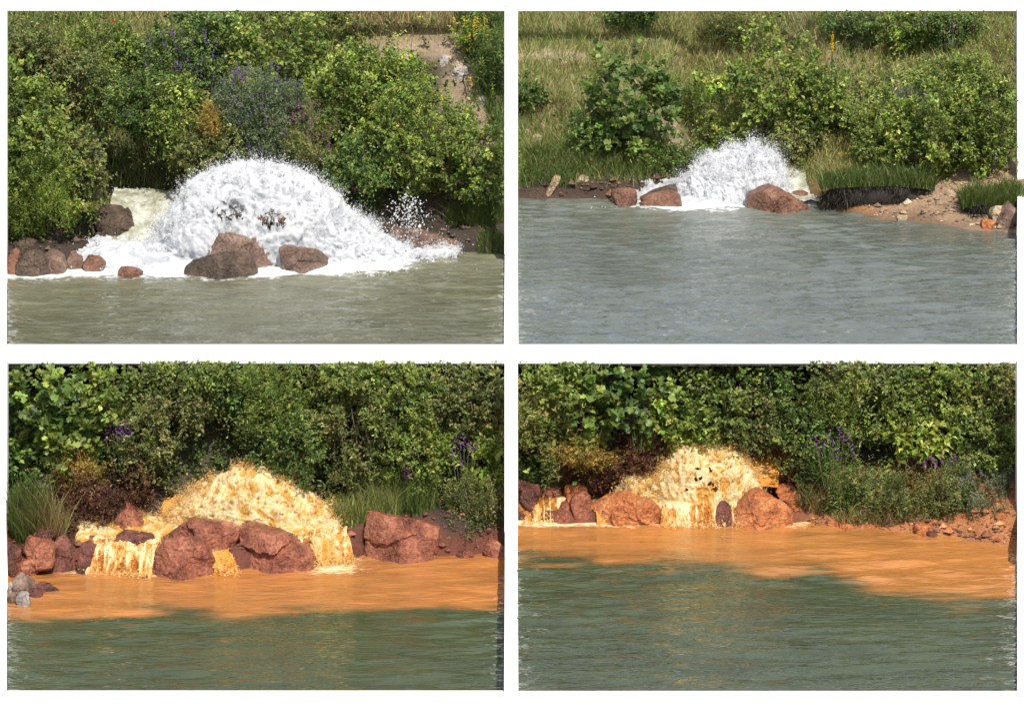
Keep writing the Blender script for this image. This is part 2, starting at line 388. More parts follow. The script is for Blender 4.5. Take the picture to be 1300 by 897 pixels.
def col_BR(x, y, z):
    px = pxa(x, y, z); n = n2(x, y, 1.5, 31)
    c = mixcv(np.tile(np.array(DARK), (len(x), 1)), LITTER, sstep(1.6, 2.4, z + .4 * n))
    c = mixcv(c, CLAY, sstep(1000, 1060, px) * (1 - sstep(1.4, 1.8, z + .3 * n)))
    c = mixcv(c, (.45, .17, .05), np.exp(-((px - 1000) / 34) ** 2) * (1 - sstep(2.3, 2.9, z)))
    c = mixcv(c, (.14, .045, .025), (1 - sstep(1000, 1040, px)) * (1 - sstep(1.2, 1.7, z + .3 * n)))
    return mixcv(c, (.10, .13, .05), (1 - sstep(700, 740, px)) * sstep(1.6, 2.2, z))

g = obj('ground', mesh_np('ground', [(-3000, -200, -1.4), (3000, -200, -1.4), (3000, 4000, -1.4), (-3000, 4000, -1.4)], [(0, 1, 2, 3)], M['soil'], (.08, .09, .04)))
tag(g, kind='structure')
terrain('hillside', terr_TL, -20, -.02, 96.0, 118, .18, col_TL)
terrain('hillside', terr_TR, .02, 22, 100.0, 122, .17, col_TR)
terrain('riverbank', terr_BL, -15, 0, 82.4, 92, .11, col_BL)
terrain('riverbank', terr_BR, 0, 15, 81.8, 92, .11, col_BR)

# ------------------------------------------------------------------ water
def water(name, mat, key, x0, x1, y0, y1, attr, seed, amp=1.0, step=(.07, .04)):
    zl = WL[key]; rs = np.random.RandomState(seed)
    nu = int((x1 - x0) / step[0]); nv = int((y1 - y0) / step[1])
    X, Y = np.meshgrid(np.linspace(x0, x1, nu), np.linspace(y0, y1, nv), indexing='ij'); x, y = X.ravel(), Y.ravel()
    z = np.zeros_like(x)
    for k in range(40):
        lam = math.exp(rs.uniform(math.log(.11), math.log(.5)) if k % 5 < 3 else rs.uniform(math.log(.5), math.log(1.5))); th = rs.normal(math.pi / 2, .30)
        a = lam * .0054 * amp * (1.15 if lam > .5 else .8); kk = 2 * math.pi / lam
        ph = rs.uniform(0, 6.28) + 2.2 * vnoise(np.stack([x * .35, y * .35, x * 0 + k], -1), seed)
        z += a * np.sin(kk * (x * math.cos(th) + y * math.sin(th)) + ph)
    z *= .75 + .6 * vnoise(np.stack([x * .25, y * .5, x * 0], -1), seed + 3)
    pl, fo = attr(x, y)
    c = np.stack([np.clip(pl, 0, 1), np.clip(fo, 0, 1), x * 0], -1)
    o = obj(name, mesh_np(name, np.stack([x, y, zl + z], -1), grid_faces(nu, nv), mat, c, True))
    return tag(o, kind='structure')
def foam_band(x, y, pts, width, wn=.5):
    px = pxa(x, y, 0); yy = tab(px, pts)
    d = yy - y + wn * n2(x, y, 1.1, 44); return np.exp(-np.maximum(d, 0) / width)
def at_TL(x, y):
    px = pxa(x, y, 4.45); yb = tab(px, [(0, 96.4), (120, 96.5), (300, 96.5), (420, 96.9), (560, 97.6), (660, 98.2)])
    d = yb - y + .35 * n2(x, y, .9, 44)
    f = (np.exp(-np.maximum(d, 0) / .6) * .46 + .16 * np.exp(-np.maximum(d, 0) / 2.2)) * (1 - .75 * sstep(470, 560, px))
    return .7 * np.exp(-np.maximum(d, 0) / 3.5) + .25 * n2(x, y, .4, 6), f
def at_TR(x, y):
    px = pxa(x, y, 4.45); yb = 105.9
    d = yb - y + .5 * n2(x, y, .7, 54)
    c = np.exp(-((px - 900) / 120) ** 2)
    return .9 * np.exp(-np.maximum(d, 0) / 3) * c, (np.exp(-np.maximum(d, 0) / .5) * .45 + .2 * np.exp(-np.maximum(d, 0) / 2.2)) * c
def at_BL(x, y):
    px = pxa(x, y, 0)
    yb = tab(px, [(0, 80.35), (120, 80.6), (200, 80.85), (330, 80.95), (500, 81.05), (660, 81.0)])
    e = y - yb + .55 * n2(x, y, .5, 62) + .9 * n2(x * .75, y * 1.7, 1.1, 63)
    pl = sstep(-.7, .7, e + .5 * n2(x * .6, y * 4, 1.6, 66)) * (.9 + .2 * n2(x, y, .6, 64))
    d = 83.9 - y + .3 * n2(x, y, 1.2, 65)
    f = np.exp(-np.maximum(d, 0) / .4) * .42 * (.05 + .9 * np.exp(-((px - 150) / 90) ** 2) + .8 * np.exp(-((px - 420) / 50) ** 2)) + .10 * np.exp(-np.maximum(d, 0) / 1.5)
    return pl, f
def at_BR(x, y):
    px = pxa(x, y, .6)
    pts = [(640, 700), (700, 703), (750, 706), (765, 713), (860, 714), (930, 722), (1000, 722), (1040, 722), (1075, 735), (1130, 748), (1200, 753), (1291, 758), (1400, 762)]
    yb = np.interp(px, [p[0] for p in pts], [gp(p[0], p[1], .6)[1] for p in pts])
    e = y - yb + .6 * n2(x, y, .5, 72) + 1.0 * n2(x * .75, y * 1.7, 1.1, 73)
    pl = sstep(-.9, .9, e + .6 * n2(x * .6, y * 4, 1.6, 76)) * (.9 + .2 * n2(x, y, .6, 74))
    d = 85.9 - y + .25 * n2(x, y, 1.2, 75)
    return pl, np.exp(-np.maximum(d, 0) / .3) * .36 * (1 - sstep(1000, 1060, px)) + .1 * np.exp(-np.maximum(d, 0) / 1.4)
water('river_water', M['water_TL'], 'TL', -14.2, -.1, 87.05, 101.0, at_TL, 1, 1.3, (.065, .04))
water('river_water', M['water_TR'], 'TR', .1, 15.2, 87.05, 109.0, at_TR, 2, 1.45, (.08, .048))
water('river_water', M['water_BL'], 'BL', -12.6, -.1, 73.2, 85.9, at_BL, 3, 1.15)
water('river_water', M['water_BR'], 'BR', .1, 12.6, 73.2, 86.8, at_BR, 4, 1.15)

# ------------------------------------------------------------------ white border built around and between the four scenes
def border_part(name, me, label, cat): o = obj(name, me); return tag(o, label, cat)
def darken_sides(me):  # sides in dark olive, added to cut the white border's reflection in the water
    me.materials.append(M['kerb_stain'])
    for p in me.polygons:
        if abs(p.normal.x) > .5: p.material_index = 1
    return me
def wedge(name, a, b, wdt, z0, z1, mat):
    # a low border strip along the line a-b
    d = Vector((b[0] - a[0], b[1] - a[1], 0)).normalized(); n = Vector((-d.y, d.x, 0)) * wdt
    v = []
    for z in (z0, z1):
        for q, s in ((a, 0), (b, 0), (b, 1), (a, 1)): v.append((q[0] + n.x * s, q[1] + n.y * s, z))
    return mesh_np(name, v, [(0, 3, 2, 1), (4, 5, 6, 7), (0, 1, 5, 4), (1, 2, 6, 5), (2, 3, 7, 6), (3, 0, 4, 7)], mat)
W = M['white']
YC = 86.9
def post(name, pxl, pxr, Y0, Y1, z0, z1, mat):
    v = []
    for z in (z0, z1):
        for px, Y in ((pxl, Y0), (pxr, Y0), (pxr, Y1), (pxl, Y1)): v.append((xp(px, Y0, z), Y, z))
    return mesh_np(name, v, [(0, 3, 2, 1), (4, 5, 6, 7), (0, 1, 5, 4), (1, 2, 6, 5), (2, 3, 7, 6), (3, 0, 4, 7)], mat)
def xp(px, Y, z): d = Y * CP - (z - CAM_H) * SP; return (px - 650) / FPX * d
def zat(py, Y): return hp(650, py, Y)[2]
zc0, zc1 = zat(455, YC), zat(437, YC + .12)
front_y = gp(650, 875.5, .62)[1]
frontR = gp(650, 876, .64)[1]
border_part('basin_kerb', box_mesh('basin_kerb', -13, xp(640.5, 78, 0) - .003, front_y - 2.2, front_y, -1.3, .62, W), 'low white kerb along the front of the left orange pool', 'kerb')
border_part('basin_kerb', box_mesh('basin_kerb', xp(657.5, 78, 0) + .003, 13, frontR - 2.2, frontR, -1.3, .64, W), 'low white kerb along the front of the right orange pool', 'kerb')
border_part('upper_basin_coping', box_mesh('upper_basin_coping', -16, 16, YC, YC + .14, zc0 - .13, zc1, W, .01), 'long white coping between the upper and the lower pools', 'coping')
tag(obj('upper_basin_floor', box_mesh('upper_basin_floor', -17, 17, YC + .145, 101, 4.2, 4.29, M['rock_grey'], 0)), kind='structure')
def xp(px, Y, z): d = Y * CP - (z - CAM_H) * SP; return (px - 650) / FPX * d
mwl, mwr = xp(640.5, 80, 0), xp(657.5, 80, 0)
border_part('divider_kerb', box_mesh('divider_kerb', xp(640.5, 78, 0), xp(657.5, 78, 0), frontR - 2.2, 85.29, -1, .65, W), 'low white kerb dividing the two orange pools', 'kerb')
border_part('divider_kerb', box_mesh('divider_kerb', xp(640.5, 94, 4.5), xp(657.5, 94, 4.5), YC + .15, 106.5, 4.3, 4.62, W), 'low white kerb dividing the two clear upper pools', 'kerb')
border_part('white_pillar', post('white_pillar', 640.5, 657.5, 85.3, 85.6, -.8, zc0 + .25, W), 'slim white pillar between the two orange outfalls', 'pillar')
YB, YB2 = 104.6, 113.4
zb0, zb2 = zat(15, YB), zat(15, YB2)
border_part('white_pillar', post('white_pillar', 640.5, 657.5, 98.2, 98.45, 4.63, zat(13, 98.2), W), 'slim white pillar between the two white outfalls', 'pillar')
border_part('white_beam', box_mesh('white_beam', -16, -.02, YB - .10, YB + .02, zb0 + .021, zb0 + .42, W), 'white beam across the top of the upper left slope', 'beam')
border_part('white_beam', box_mesh('white_beam', .05, 17, YB2 - .10, YB2 + .02, zb2 + .021, zb2 + .5, W), 'white beam across the top of the upper right meadow', 'beam')
for s, px, nm in ((-1, 8.5, 'left'), (1, 1291.5, 'right')):
    yp = 96.9 if s < 0 else 105.5; x = xp(px, yp, 8); ww = .5 if s < 0 else .3
    border_part('white_pillar', post('white_pillar', *((px - 25, px) if s < 0 else (px, px + 11)), yp - .1, yp + .12, 4.2, zat(12, yp), W), f'white pillar at the {nm} end of the upper pools', 'pillar')
    x = xp(px, 85.4, 2)
    border_part('white_pillar', post('white_pillar', *((px - 30, px) if s < 0 else (px, px + 30)), 85.0, 85.3, -.8, zc0 + .35, W), f'white pillar at the {nm} end of the lower pools', 'pillar')
    za = .14 if s < 0 else .74; fy = (front_y if s < 0 else frontR) + .005
    a = (xp(px, fy, za), fy); b = (xp(px, 82.39, za), 82.39)
    border_part('side_kerb', darken_sides(wedge('side_kerb', a, b, .9 if s < 0 else -.9, -1, za, W)), f'low white kerb closing the lower pool on the {nm}', 'kerb')
    if s > 0:
        border_part('side_wall', wedge('side_wall', (xp(px, 101.0, 5), 101.0), (xp(px, 105.38, 5), 105.38), -.9, 4.0, 5.15, W), 'low white wall closing the sandy beach on the right', 'wall')
        border_part('side_wall', wedge('side_wall', (xp(px, 82.4, 1), 82.4), (xp(px, 84.99, 1), 84.99), -.9, -1, 1.15, W), 'low white wall closing the clay shore on the right', 'wall')
    else:
        border_part('side_wall', wedge('side_wall', (xp(px, 82.6, 1), 82.6), (xp(px, 84.99, 1), 84.99), .9, -1, 1.5, W), 'low white wall beside the left rock heap of the amber scene', 'wall')
        border_part('side_wall', wedge('side_wall', (xp(px, 95.4, 5), 95.4), (xp(px, 96.79, 5), 96.79), .9, 4.0, 5.9, W), 'low white wall beside the left shore rocks of the upper pool', 'wall')
    ye = 95.39 if s < 0 else 100.99
    a = (xp(px, YC + .15, 4.6), YC + .15); b = (xp(px, ye, 4.6), ye)
    border_part('side_kerb', darken_sides(wedge('side_kerb', a, b, .9 if s < 0 else -.9, 4.2, 4.62, W)), f'low white kerb closing the upper pool on the {nm}', 'kerb')
# border strip where the two upper hillsides meet
yy = np.linspace(98.46, 117, 60); zt = terr_TL(np.full(60, -.05), yy) + .02
v = []; f = []
for i in range(60):
    for x in (-.14, .14): v += [(x, yy[i], 3.5), (x, yy[i], max(zt[i], 4.6))]
for i in range(59):
    a = i * 4; b = a + 4
    f += [(a, b, b + 1, a + 1), (a + 3, b + 3, b + 2, a + 2), (a + 1, b + 1, b + 3, a + 3)]
border_part('retaining_wall', mesh_np('retaining_wall', v, f, W), 'white retaining wall where the two upper hillsides meet', 'wall')

# ------------------------------------------------------------------ rocks
def ico(sub):
    import bmesh
    bm = bmesh.new(); bmesh.ops.create_icosphere(bm, subdivisions=sub, radius=1)
    v = np.array([p.co[:] for p in bm.verts]); f = np.array([[q.index for q in p.verts] for p in bm.faces]); bm.free(); return v, f
ICO = {k: ico(k) for k in (3, 4, 5)}
def on_slope(fn, px, py, z0=None):
    """where the line of sight first meets the ground"""
    d = ray(px, py); yy_ = np.linspace(78 if fn in (terr_BL, terr_BR) else 96.2, 126, 2600); t = yy_ / d[1]
    k = np.argmax(CAM_H + d[2] * t <= fn(d[0] * t, yy_)); return (d[0] * t[k], yy_[k], float(fn(np.array([d[0] * t[k]]), yy_[k:k + 1])[0]))
def rock_on(label, poly, fn, mat, depth=None, **k):
    P = np.array(poly); q = on_slope(fn, P[:, 0].mean(), P[:, 1].max()); return rock(label, poly, q[2], mat, depth, sink=k.pop('sink', .2), **k)
def rock(label, poly, zbase, mat, depth=None, p=16, rough=1.0, name='boulder', yoff=0.0, sink=.3, group=None, seed=None, sub=None):
    poly = np.array(poly, float); bot = poly[:, 1].max(); cx, cy = poly[:, 0].mean(), poly[:, 1].mean()
    Yf = gp(cx, bot, zbase)[1] + yoff; s = scl(cx, cy, Yf)
    wpx = np.ptp(poly[:, 0]); dep = depth if depth else .75 * wpx / s
    Yc = Yf + dep * .45
    rs = np.random.RandomState(seed if seed is not None else int(poly.sum()) % 9973)
    pts = np.array([hp(a, b, Yc) for a, b in poly])         # silhouette at the rock's own distance
    low = zbase - sink
    P = pts[:, [0, 2]].copy()
    thr = P[:, 1].min() + .12 * np.ptp(P[:, 1]); P[P[:, 1] < thr, 1] = low
    c = P.mean(0); planes = []
    # order anticlockwise
    ang = np.argsort(np.arctan2(P[:, 1] - c[1], P[:, 0] - c[0])); P = P[ang]
    for i in range(len(P)):
        a, b = P[i], P[(i + 1) % len(P)]; e = b - a; L = np.hypot(*e)
        if L < 1e-3: continue
        n = np.array([e[1], -e[0]]) / L; d = n @ (a - c)
        if d < .02: d = .02
        tl = rs.uniform(-.25, .25); nn = np.array([n[0], tl, n[1]]); planes.append((nn, d))
    for tx, tz in ((rs.uniform(-.9, -.3), rs.uniform(-.1, .5)), (rs.uniform(.3, .9), rs.uniform(-.1, .5)), (rs.uniform(-.3, .3), rs.uniform(.7, 1.3))):
        nn = unit(np.array([tx, -1, tz])); planes.append((nn, dep * rs.uniform(.36, .52)))
    for k in range(2):
        nn = unit(np.array([rs.uniform(-.5, .5), 1, rs.uniform(-.2, .5)])); planes.append((nn, dep * rs.uniform(.42, .55)))
    if sub is None: sub = 5 if wpx > 48 else (4 if wpx > 20 else 3)
    V, F = ICO[sub]
    inv = np.zeros(len(V))
    for nn, d in planes: inv += np.maximum(V @ nn / d, 1e-6) ** (p * 2)
    r = inv ** (-1 / (p * 2))
    v = V * r[:, None]; size = min(np.ptp(P[:, 0]), np.ptp(P[:, 1]))
    q = v + rs.uniform(-50, 50, 3)
    # chips: cells of the surface that sit a little proud, sunk or tilted
    rn = np.linalg.norm(v, axis=1, keepdims=True); nd = np.zeros(len(v))
    for ncell, off_, tilt in ((12, .05, .09), (60, .014, .07)):
        cc = v[rs.randint(0, len(v), ncell)] * np.array([1, 1, 1.0]); vq = v + .05 * size * np.stack([vnoise(q * 5 / size, 1), vnoise(q * 5 / size, 2), vnoise(q * 5 / size, 3)], -1)
        idx = np.argmin(((vq[:, None, :] - cc[None]) * np.array([1, 1, 1.5])).astype(np.float32).__pow__(2).sum(-1), 1)
        nd += rough * size * off_ * rs.uniform(-1, .6, ncell)[idx] + rough * tilt * ((v - cc[idx]) * rs.normal(size=(ncell, 3))[idx] * .5).sum(1)
    nd += .008 * rough * fbm(q * 9, 3, 9) + .012 * size * rough * fbm(q * 3 / max(size, .3), 3, 6)
    v = v * (1 + np.clip(nd, -.16 * size, .10 * size)[:, None] / np.maximum(rn, .05))
    base = np.array([c[0], Yc, zbase])
    v = v + np.array([0, 0, c[1] - zbase])
    me = mesh_np(name, v, F, M[mat], None, False)
    o = obj(name, me); o.location = base
    return tag(o, label, 'rock', group)
def blob(x0, y0, x1, y1, seed=0, n=8):
    rs = np.random.RandomState(seed + int(x0 * 7 + y0)); cx, cy = (x0 + x1) / 2, (y0 + y1) / 2
    out = []
    for k in range(n):
        a = 2 * math.pi * k / n + rs.uniform(-.25, .25); q = rs.uniform(.86, 1.12)
        ca, sa_ = math.cos(a), math.sin(a); e = .75
        out.append((cx + (x1 - x0) / 2 * math.copysign(abs(ca) ** e, ca) * q, cy + (y1 - y0) / 2 * math.copysign(abs(sa_) ** e, sa_) * min(q, 1)))
    return out
ORD = ['first', 'second', 'third', 'fourth', 'fifth', 'sixth', 'seventh', 'eighth', 'ninth', 'tenth', 'eleventh', 'twelfth', 'thirteenth', 'fourteenth', 'fifteenth', 'sixteenth']
# -- upper left
T = WL['TL']
rock('large dark wet boulder with rusty top beside the olive outflow channel', [(120, 262), (134, 245), (150, 252), (172, 280), (186, 302), (176, 312), (150, 318), (126, 312)], T + .1, 'rock_brown', 1.0)
rock('brown boulder with pale top at the foot of the left green bush', [(62, 300), (72, 286), (100, 281), (118, 290), (122, 308), (104, 317), (74, 315)], T + .15, 'rock_pink', .9)
rock('small brown rock between the bush and the pale topped boulder', blob(40, 290, 70, 318, 2), T + .2, 'rock_brown', .6)
rock('brown rock with pale cap, right end of the heap on the left shore', [(56, 322), (66, 316), (78, 322), (84, 338), (80, 347), (60, 348)], T, 'rock_pink', .7)
rock('wide brown rock in the middle of the heap on the left shore', [(20, 332), (34, 318), (52, 316), (66, 330), (70, 348), (40, 350), (22, 350)], T, 'rock_brown', .9)
rock('brown rock at the left picture edge, heap on the left shore', blob(9, 316, 26, 350, 5), T, 'rock_rust', .7)
rock('small rock on top of the heap on the left shore', blob(18, 300, 46, 324, 6), T + .3, 'rock_brown', .6)
rock('upper of two dark boulders standing in the white foam', [(248, 300), (256, 291), (300, 297), (338, 308), (351, 325), (345, 340), (300, 340), (262, 328)], T, 'rock_pink', .8, yoff=-.1)
rock('lower dark boulder with rusty right end at the edge of white foam', [(231, 343), (246, 330), (290, 318), (316, 317), (327, 336), (325, 351), (280, 353), (240, 350)], T, 'rock_brown', .9)
rock('angular pinkish boulder at the edge of white foam', [(354, 318), (370, 311), (400, 316), (416, 327), (418, 338), (396, 345), (362, 341), (355, 333)], T, 'rock_pink', .8, 22)
rock('small pinkish rock awash in front of the white rapids', blob(148, 337, 180, 353, 1), T, 'rock_rust', .5, rough=.6)
rock('pale brown rock half covered by the white rapids', blob(84, 322, 106, 342, 3), T, 'rock_pink', .5, rough=.6)
rock('grey brown rock washed over by the white rapids', blob(106, 325, 132, 345, 4), T, 'rock_rust', .5, rough=.6)
rock('long sloping slab of rock at the right end of white foam', [(476, 292), (486, 284), (520, 290), (582, 305), (588, 318), (586, 328), (540, 328), (490, 318)], T, 'rock_pink', 1.0, 22, yoff=.4)
rock('dark jagged rock standing in the white rapids by the boulders', blob(240, 314, 250, 332, 4), T, 'rock_brown', .3, rough=.7, name='rock')
rock('brown wet boulder seen through the veil of the white surge', blob(262, 248, 318, 312, 7), T + .2, 'rock_brown', .8, yoff=1.25)
rock('second brown boulder behind the right of the white surge veil', blob(322, 258, 376, 312, 8), T + .2, 'rock_rust', .8, yoff=1.25)
for i, (a, b, c_, d) in enumerate([(566, 70, 590, 82), (572, 83, 596, 100), (588, 96, 606, 110), (604, 108, 626, 120), (618, 120, 640, 134), (604, 122, 620, 132), (626, 134, 642, 146), (556, 68, 572, 80)]):
    rock_on(ORD[(1, 2, 3, 4, 6, 5, 7, 0)[i]] + ' rock from the top of the rocky trail, upper left scene', blob(a, b, c_, d, i), terr_TL, 'rock_grey' if i % 2 else 'rock_tan', .5, name='rock', group='rocks of the trail above the white surge')
# -- upper right
T = WL['TR']
rock('round brown boulder, left of the rocks before the white water', blob(777, 238, 811, 261, 1, 9), T, 'rock_rust', .7, 8)
rock('broad reddish boulder awash left of the far white surge', [(812, 252), (824, 244), (846, 240), (862, 246), (868, 261), (840, 263), (818, 261)], T, 'rock_rust', .9, 10)
rock('flat brown rock behind the broad reddish boulder', [(812, 250), (820, 243), (846, 236), (860, 230), (862, 244), (840, 256), (816, 257)], T + .1, 'rock_brown', .7, yoff=.5)
rock('small brown rock against the left edge of the far surge', blob(856, 227, 876, 241, 2), T + .2, 'rock_brown', .4, yoff=.5)
rock('big reddish boulder right of the far white surge', [(950, 262), (956, 248), (974, 237), (990, 240), (1016, 254), (1032, 264), (1028, 270), (985, 270), (955, 268)], T, 'rock_rust', 1.1)
rock('small reddish rock tucked behind the big reddish boulder', blob(1004, 241, 1027, 256, 3), T + .15, 'rock_rust', .5, yoff=.6)
rock('little rock in the outflow beside the grass tussock', blob(1028, 238, 1048, 250, 4), T + .25, 'rock_rust', .4, yoff=1.2)
rock_on('tan upright stone in the grass left of the far surge', [(798, 205), (806, 198), (820, 193), (823, 204), (816, 217), (802, 216)], terr_TR, 'rock_tan', .5, yoff=.2)
rock_on('pale grey square stone in the grass left of the far surge', blob(843, 201, 857, 212, 5), terr_TR, 'rock_grey', .4)
rock_on('orange stone under the pale grey square stone', blob(841, 211, 855, 222, 6), terr_TR, 'rock_orange', .4)
rock('slanting pale stone on the left shore grass', [(688, 250), (694, 240), (706, 220), (714, 215), (718, 220), (708, 236), (698, 248)], T + .05, 'rock_tan', .4)
rock_on('flat tan stone in the dark bank on the left', blob(730, 222, 750, 232, 7), terr_TR, 'rock_tan', .4)
rock('rusty lump of rock in the dark bank left of the far surge', blob(776, 220, 812, 238, 9), T + .25, 'rock_rust', .6, yoff=.3)
rock_on('left of two pale brown boulders on the right beach', [(1257, 272), (1262, 261), (1274, 260), (1278, 270), (1274, 284), (1260, 280)], terr_TR, 'rock_tan', .6)
rock_on('right of two pale brown boulders on the right beach', [(1264, 280), (1274, 264), (1282, 257), (1289, 266), (1289, 290), (1266, 290)], terr_TR, 'rock_pink', .8)
rock_on('orange stone at the waterline of the right beach', blob(1246, 278, 1263, 291, 8), terr_TR, 'rock_orange', .5)
rock_on('pale stone lying on the sandy beach', blob(1200, 241, 1218, 250, 9), terr_TR, 'rock_tan', .4, name='rock')
rock_on('flat pale stone at the beach waterline by the tussock', blob(1137, 273, 1152, 281, 9), terr_TR, 'rock_tan', .4, name='rock')
rock_on('whitish stone at the back of the sandy beach', blob(1176, 238, 1196, 243, 9), terr_TR, 'rock_grey', .4, name='rock')
rs = np.random.RandomState(4)
for i in range(16):
    px = 806 + i * 5.8 + rs.uniform(-5, 5); py = 182 - (px - 806) * .55 + rs.uniform(-9, 9); sz = rs.uniform(4, 8)
    q = on_slope(terr_TR, px, py, 6)
    rock(ORD[i] + ' pale scree stone from the bottom between the two big far bushes', blob(px - sz, py - sz * 1.0, px + sz, py, i), q[2], 'rock_tan', .35, name='rock', group='scree stones on the far slope', sink=.15)
for i in range(4):
    px = (672, 690, 684, 716)[i]; py = (172, 163, 178, 84)[i]; q = on_slope(terr_TR, px, py, 6)
    rock(('pale stone lowest in the left grass slope', 'pale stone highest of three in the left grass slope', 'pale stone middle of three in the left grass slope', 'pale stone on the grassy path at the far left')[i], blob(px - 8, py - 8, px + 8, py, i), q[2], 'rock_tan', .35, name='rock', sink=.15)
# -- lower left
rock('pointed maroon boulder left of the amber surge', [(147, 664), (150, 648), (161, 635), (172, 646), (184, 662), (182, 675), (160, 676)], .62, 'rock_red', .8, yoff=.5)
rock('big red boulder with flat sloping top before the amber surge', [(198, 684), (220, 670), (242, 658), (278, 662), (302, 668), (304, 684), (286, 702), (250, 700), (215, 694)], .4, 'rock_red', 1.0, 20)
rock('big maroon red boulder in front, dividing the amber falls', [(188, 728), (196, 700), (210, 686), (250, 680), (262, 690), (274, 712), (276, 727), (240, 735), (200, 733)], 0, 'rock_red', 1.1, 20)
rock('long red boulder sloping down to the right amber fall', [(304, 676), (316, 673), (360, 678), (390, 690), (402, 712), (398, 722), (350, 727), (318, 726), (308, 700)], 0, 'rock_red', 1.2, 20)
rock('large squared red block right of the amber surge', [(457, 708), (466, 652), (474, 650), (540, 663), (558, 670), (556, 698), (554, 712), (490, 714)], 0, 'rock_red', 1.2, 30)
rock('low dark red rock along the lip of the left amber fall', [(142, 688), (152, 678), (172, 675), (196, 678), (198, 690), (170, 694)], .5, 'rock_maroon', .7)
rock('dark red rock at the left of the amber fall', [(99, 712), (102, 690), (112, 685), (122, 690), (120, 708), (112, 728)], .0, 'rock_maroon', .6)
rock('maroon rock leaning on the left bank by the fall', [(60, 722), (66, 690), (76, 678), (90, 690), (94, 720), (80, 724)], .0, 'rock_maroon', .8)
rock('rusty boulder on top of the left shore heap', [(30, 694), (38, 680), (56, 684), (72, 694), (70, 704), (44, 706)], .45, 'rock_red', .7)
rock('dark boulder at the left edge of the shore heap', blob(10, 688, 30, 716, 2), .25, 'rock_maroon', .7)
rock('rusty low rock at the foot of the left shore heap', blob(14, 704, 58, 728, 3), .05, 'rock_red', .8)
rock('small dark rock at the left edge by the waterline', blob(9, 712, 22, 732, 4), .0, 'rock_maroon', .6)
rock('dark rock under the brush on the left bank', blob(44, 668, 72, 684, 4), .7, 'rock_maroon', .6)
rock('flat rock poking out of the pool above the left fall', blob(112, 679, 126, 687, 6), .55, 'rock_maroon', .3, name='rock')
rock('reddish stone, tallest of the pile in the lower left corner', [(14, 750), (16, 735), (26, 727), (36, 733), (46, 748), (40, 753), (22, 752)], 0, 'rock_pink', .6)
rock('dark stone beside the tallest stone of the corner pile', blob(36, 745, 55, 759, 1), 0, 'rock_maroon', .4)
rock('pale stone at the front of the lower left corner pile', [(20, 760), (26, 752), (36, 752), (40, 764), (28, 768)], 0, 'rock_grey', .4, yoff=-.05)
rock('whitish stone at the left edge of the corner pile', blob(10, 738, 20, 752, 2), 0, 'rock_grey', .4)
rock('grey stone lowest at the left edge of corner pile', blob(10, 750, 24, 766, 3), 0, 'rock_pink', .4)
rock('flat dark ledge reaching from the corner pile into orange water', [(42, 748), (48, 741), (62, 741), (79, 750), (64, 752), (50, 752)], 0, 'rock_maroon', .4)
rock('small red rock at the waterline right of the squared block', blob(577, 698, 601, 709, 4), 0, 'rock_red', .4)
rock('red rock at the waterline by the right pillar end', [(614, 698), (618, 686), (630, 684), (642, 694), (642, 706), (622, 704)], 0, 'rock_red', .6)
rock('dark red rock in the gap below the two big boulders', blob(276, 690, 302, 722, 5), .0, 'rock_maroon', .5, yoff=.35)
rock('dark rock inside the amber surge veil', blob(262, 618, 330, 676, 7), .6, 'rock_maroon', .6, yoff=1.0)
rock('dark rock inside the right of the amber surge veil', blob(318, 628, 380, 676, 8), .6, 'rock_maroon', .6, yoff=1.05)
# -- lower right
T = WL['BR']
rock('big rounded orange boulder right of the cream falls', [(925, 660), (934, 642), (946, 628), (962, 619), (984, 628), (1006, 646), (1008, 660), (996, 672), (950, 671), (930, 667)], T, 'rock_orange', 1.2, 9)
rock('large red orange boulder left of the cream falls', [(782, 650), (790, 632), (800, 626), (826, 633), (842, 652), (844, 666), (812, 668), (788, 664)], T, 'rock_orange', .9, 12)
rock('upright oval red boulder left of the little fall', [(722, 640), (728, 629), (742, 624), (752, 634), (757, 652), (755, 662), (735, 663), (727, 655)], T, 'rock_red', .7, 10)
rock('tilted red slab leaning below the oval boulder', [(694, 662), (706, 650), (718, 638), (726, 648), (733, 661), (715, 663)], T, 'rock_red', .5)
rock('long rusty rock lying across behind the front boulders', [(742, 640), (750, 628), (775, 626), (796, 614), (804, 618), (803, 630), (784, 644), (770, 648)], T + .3, 'rock_orange', .7)
rock('small orange rock wedged between front boulders', blob(773, 648, 797, 668, 2), T, 'rock_orange', .5, 10)
rock('dark rock in the water between the falls', blob(845, 634, 884, 667, 3), T, 'rock_maroon', .5, yoff=.15)
rock('narrow maroon rock in the right cream fall', [(906, 664), (910, 640), (918, 633), (928, 642), (932, 656), (926, 668)], T, 'rock_maroon', .5)
rock('rusty boulder behind, between bank and oval boulder', blob(714, 612, 748, 632, 4), T + .5, 'rock_orange', .6, yoff=.2)
rock('rusty boulder left of the one behind the oval boulder', blob(682, 616, 716, 634, 5), T + .45, 'rock_red', .6, yoff=.2)
rock('dark rusty rock highest on the left bank', blob(656, 614, 686, 636, 6), T + .45, 'rock_maroon', .7)
rock('rusty rock at the pillar on the left bank', blob(652, 634, 682, 654, 7), T + .12, 'rock_orange', .6)
rock('small dark rock in the amber stream before the surge', blob(818, 623, 830, 632, 8), T + .45, 'rock_maroon', .3, name='rock')
rock_on('rough orange bank rock right of the amber inflow', [(968, 590), (974, 580), (990, 586), (1000, 604), (994, 618), (974, 612)], terr_BR, 'rock_orange', .6)
rock('orange ledge behind the big rounded boulder', [(984, 622), (992, 614), (1022, 622), (1030, 640), (1016, 654), (1000, 644)], T + .2, 'rock_orange', .8, yoff=.5)
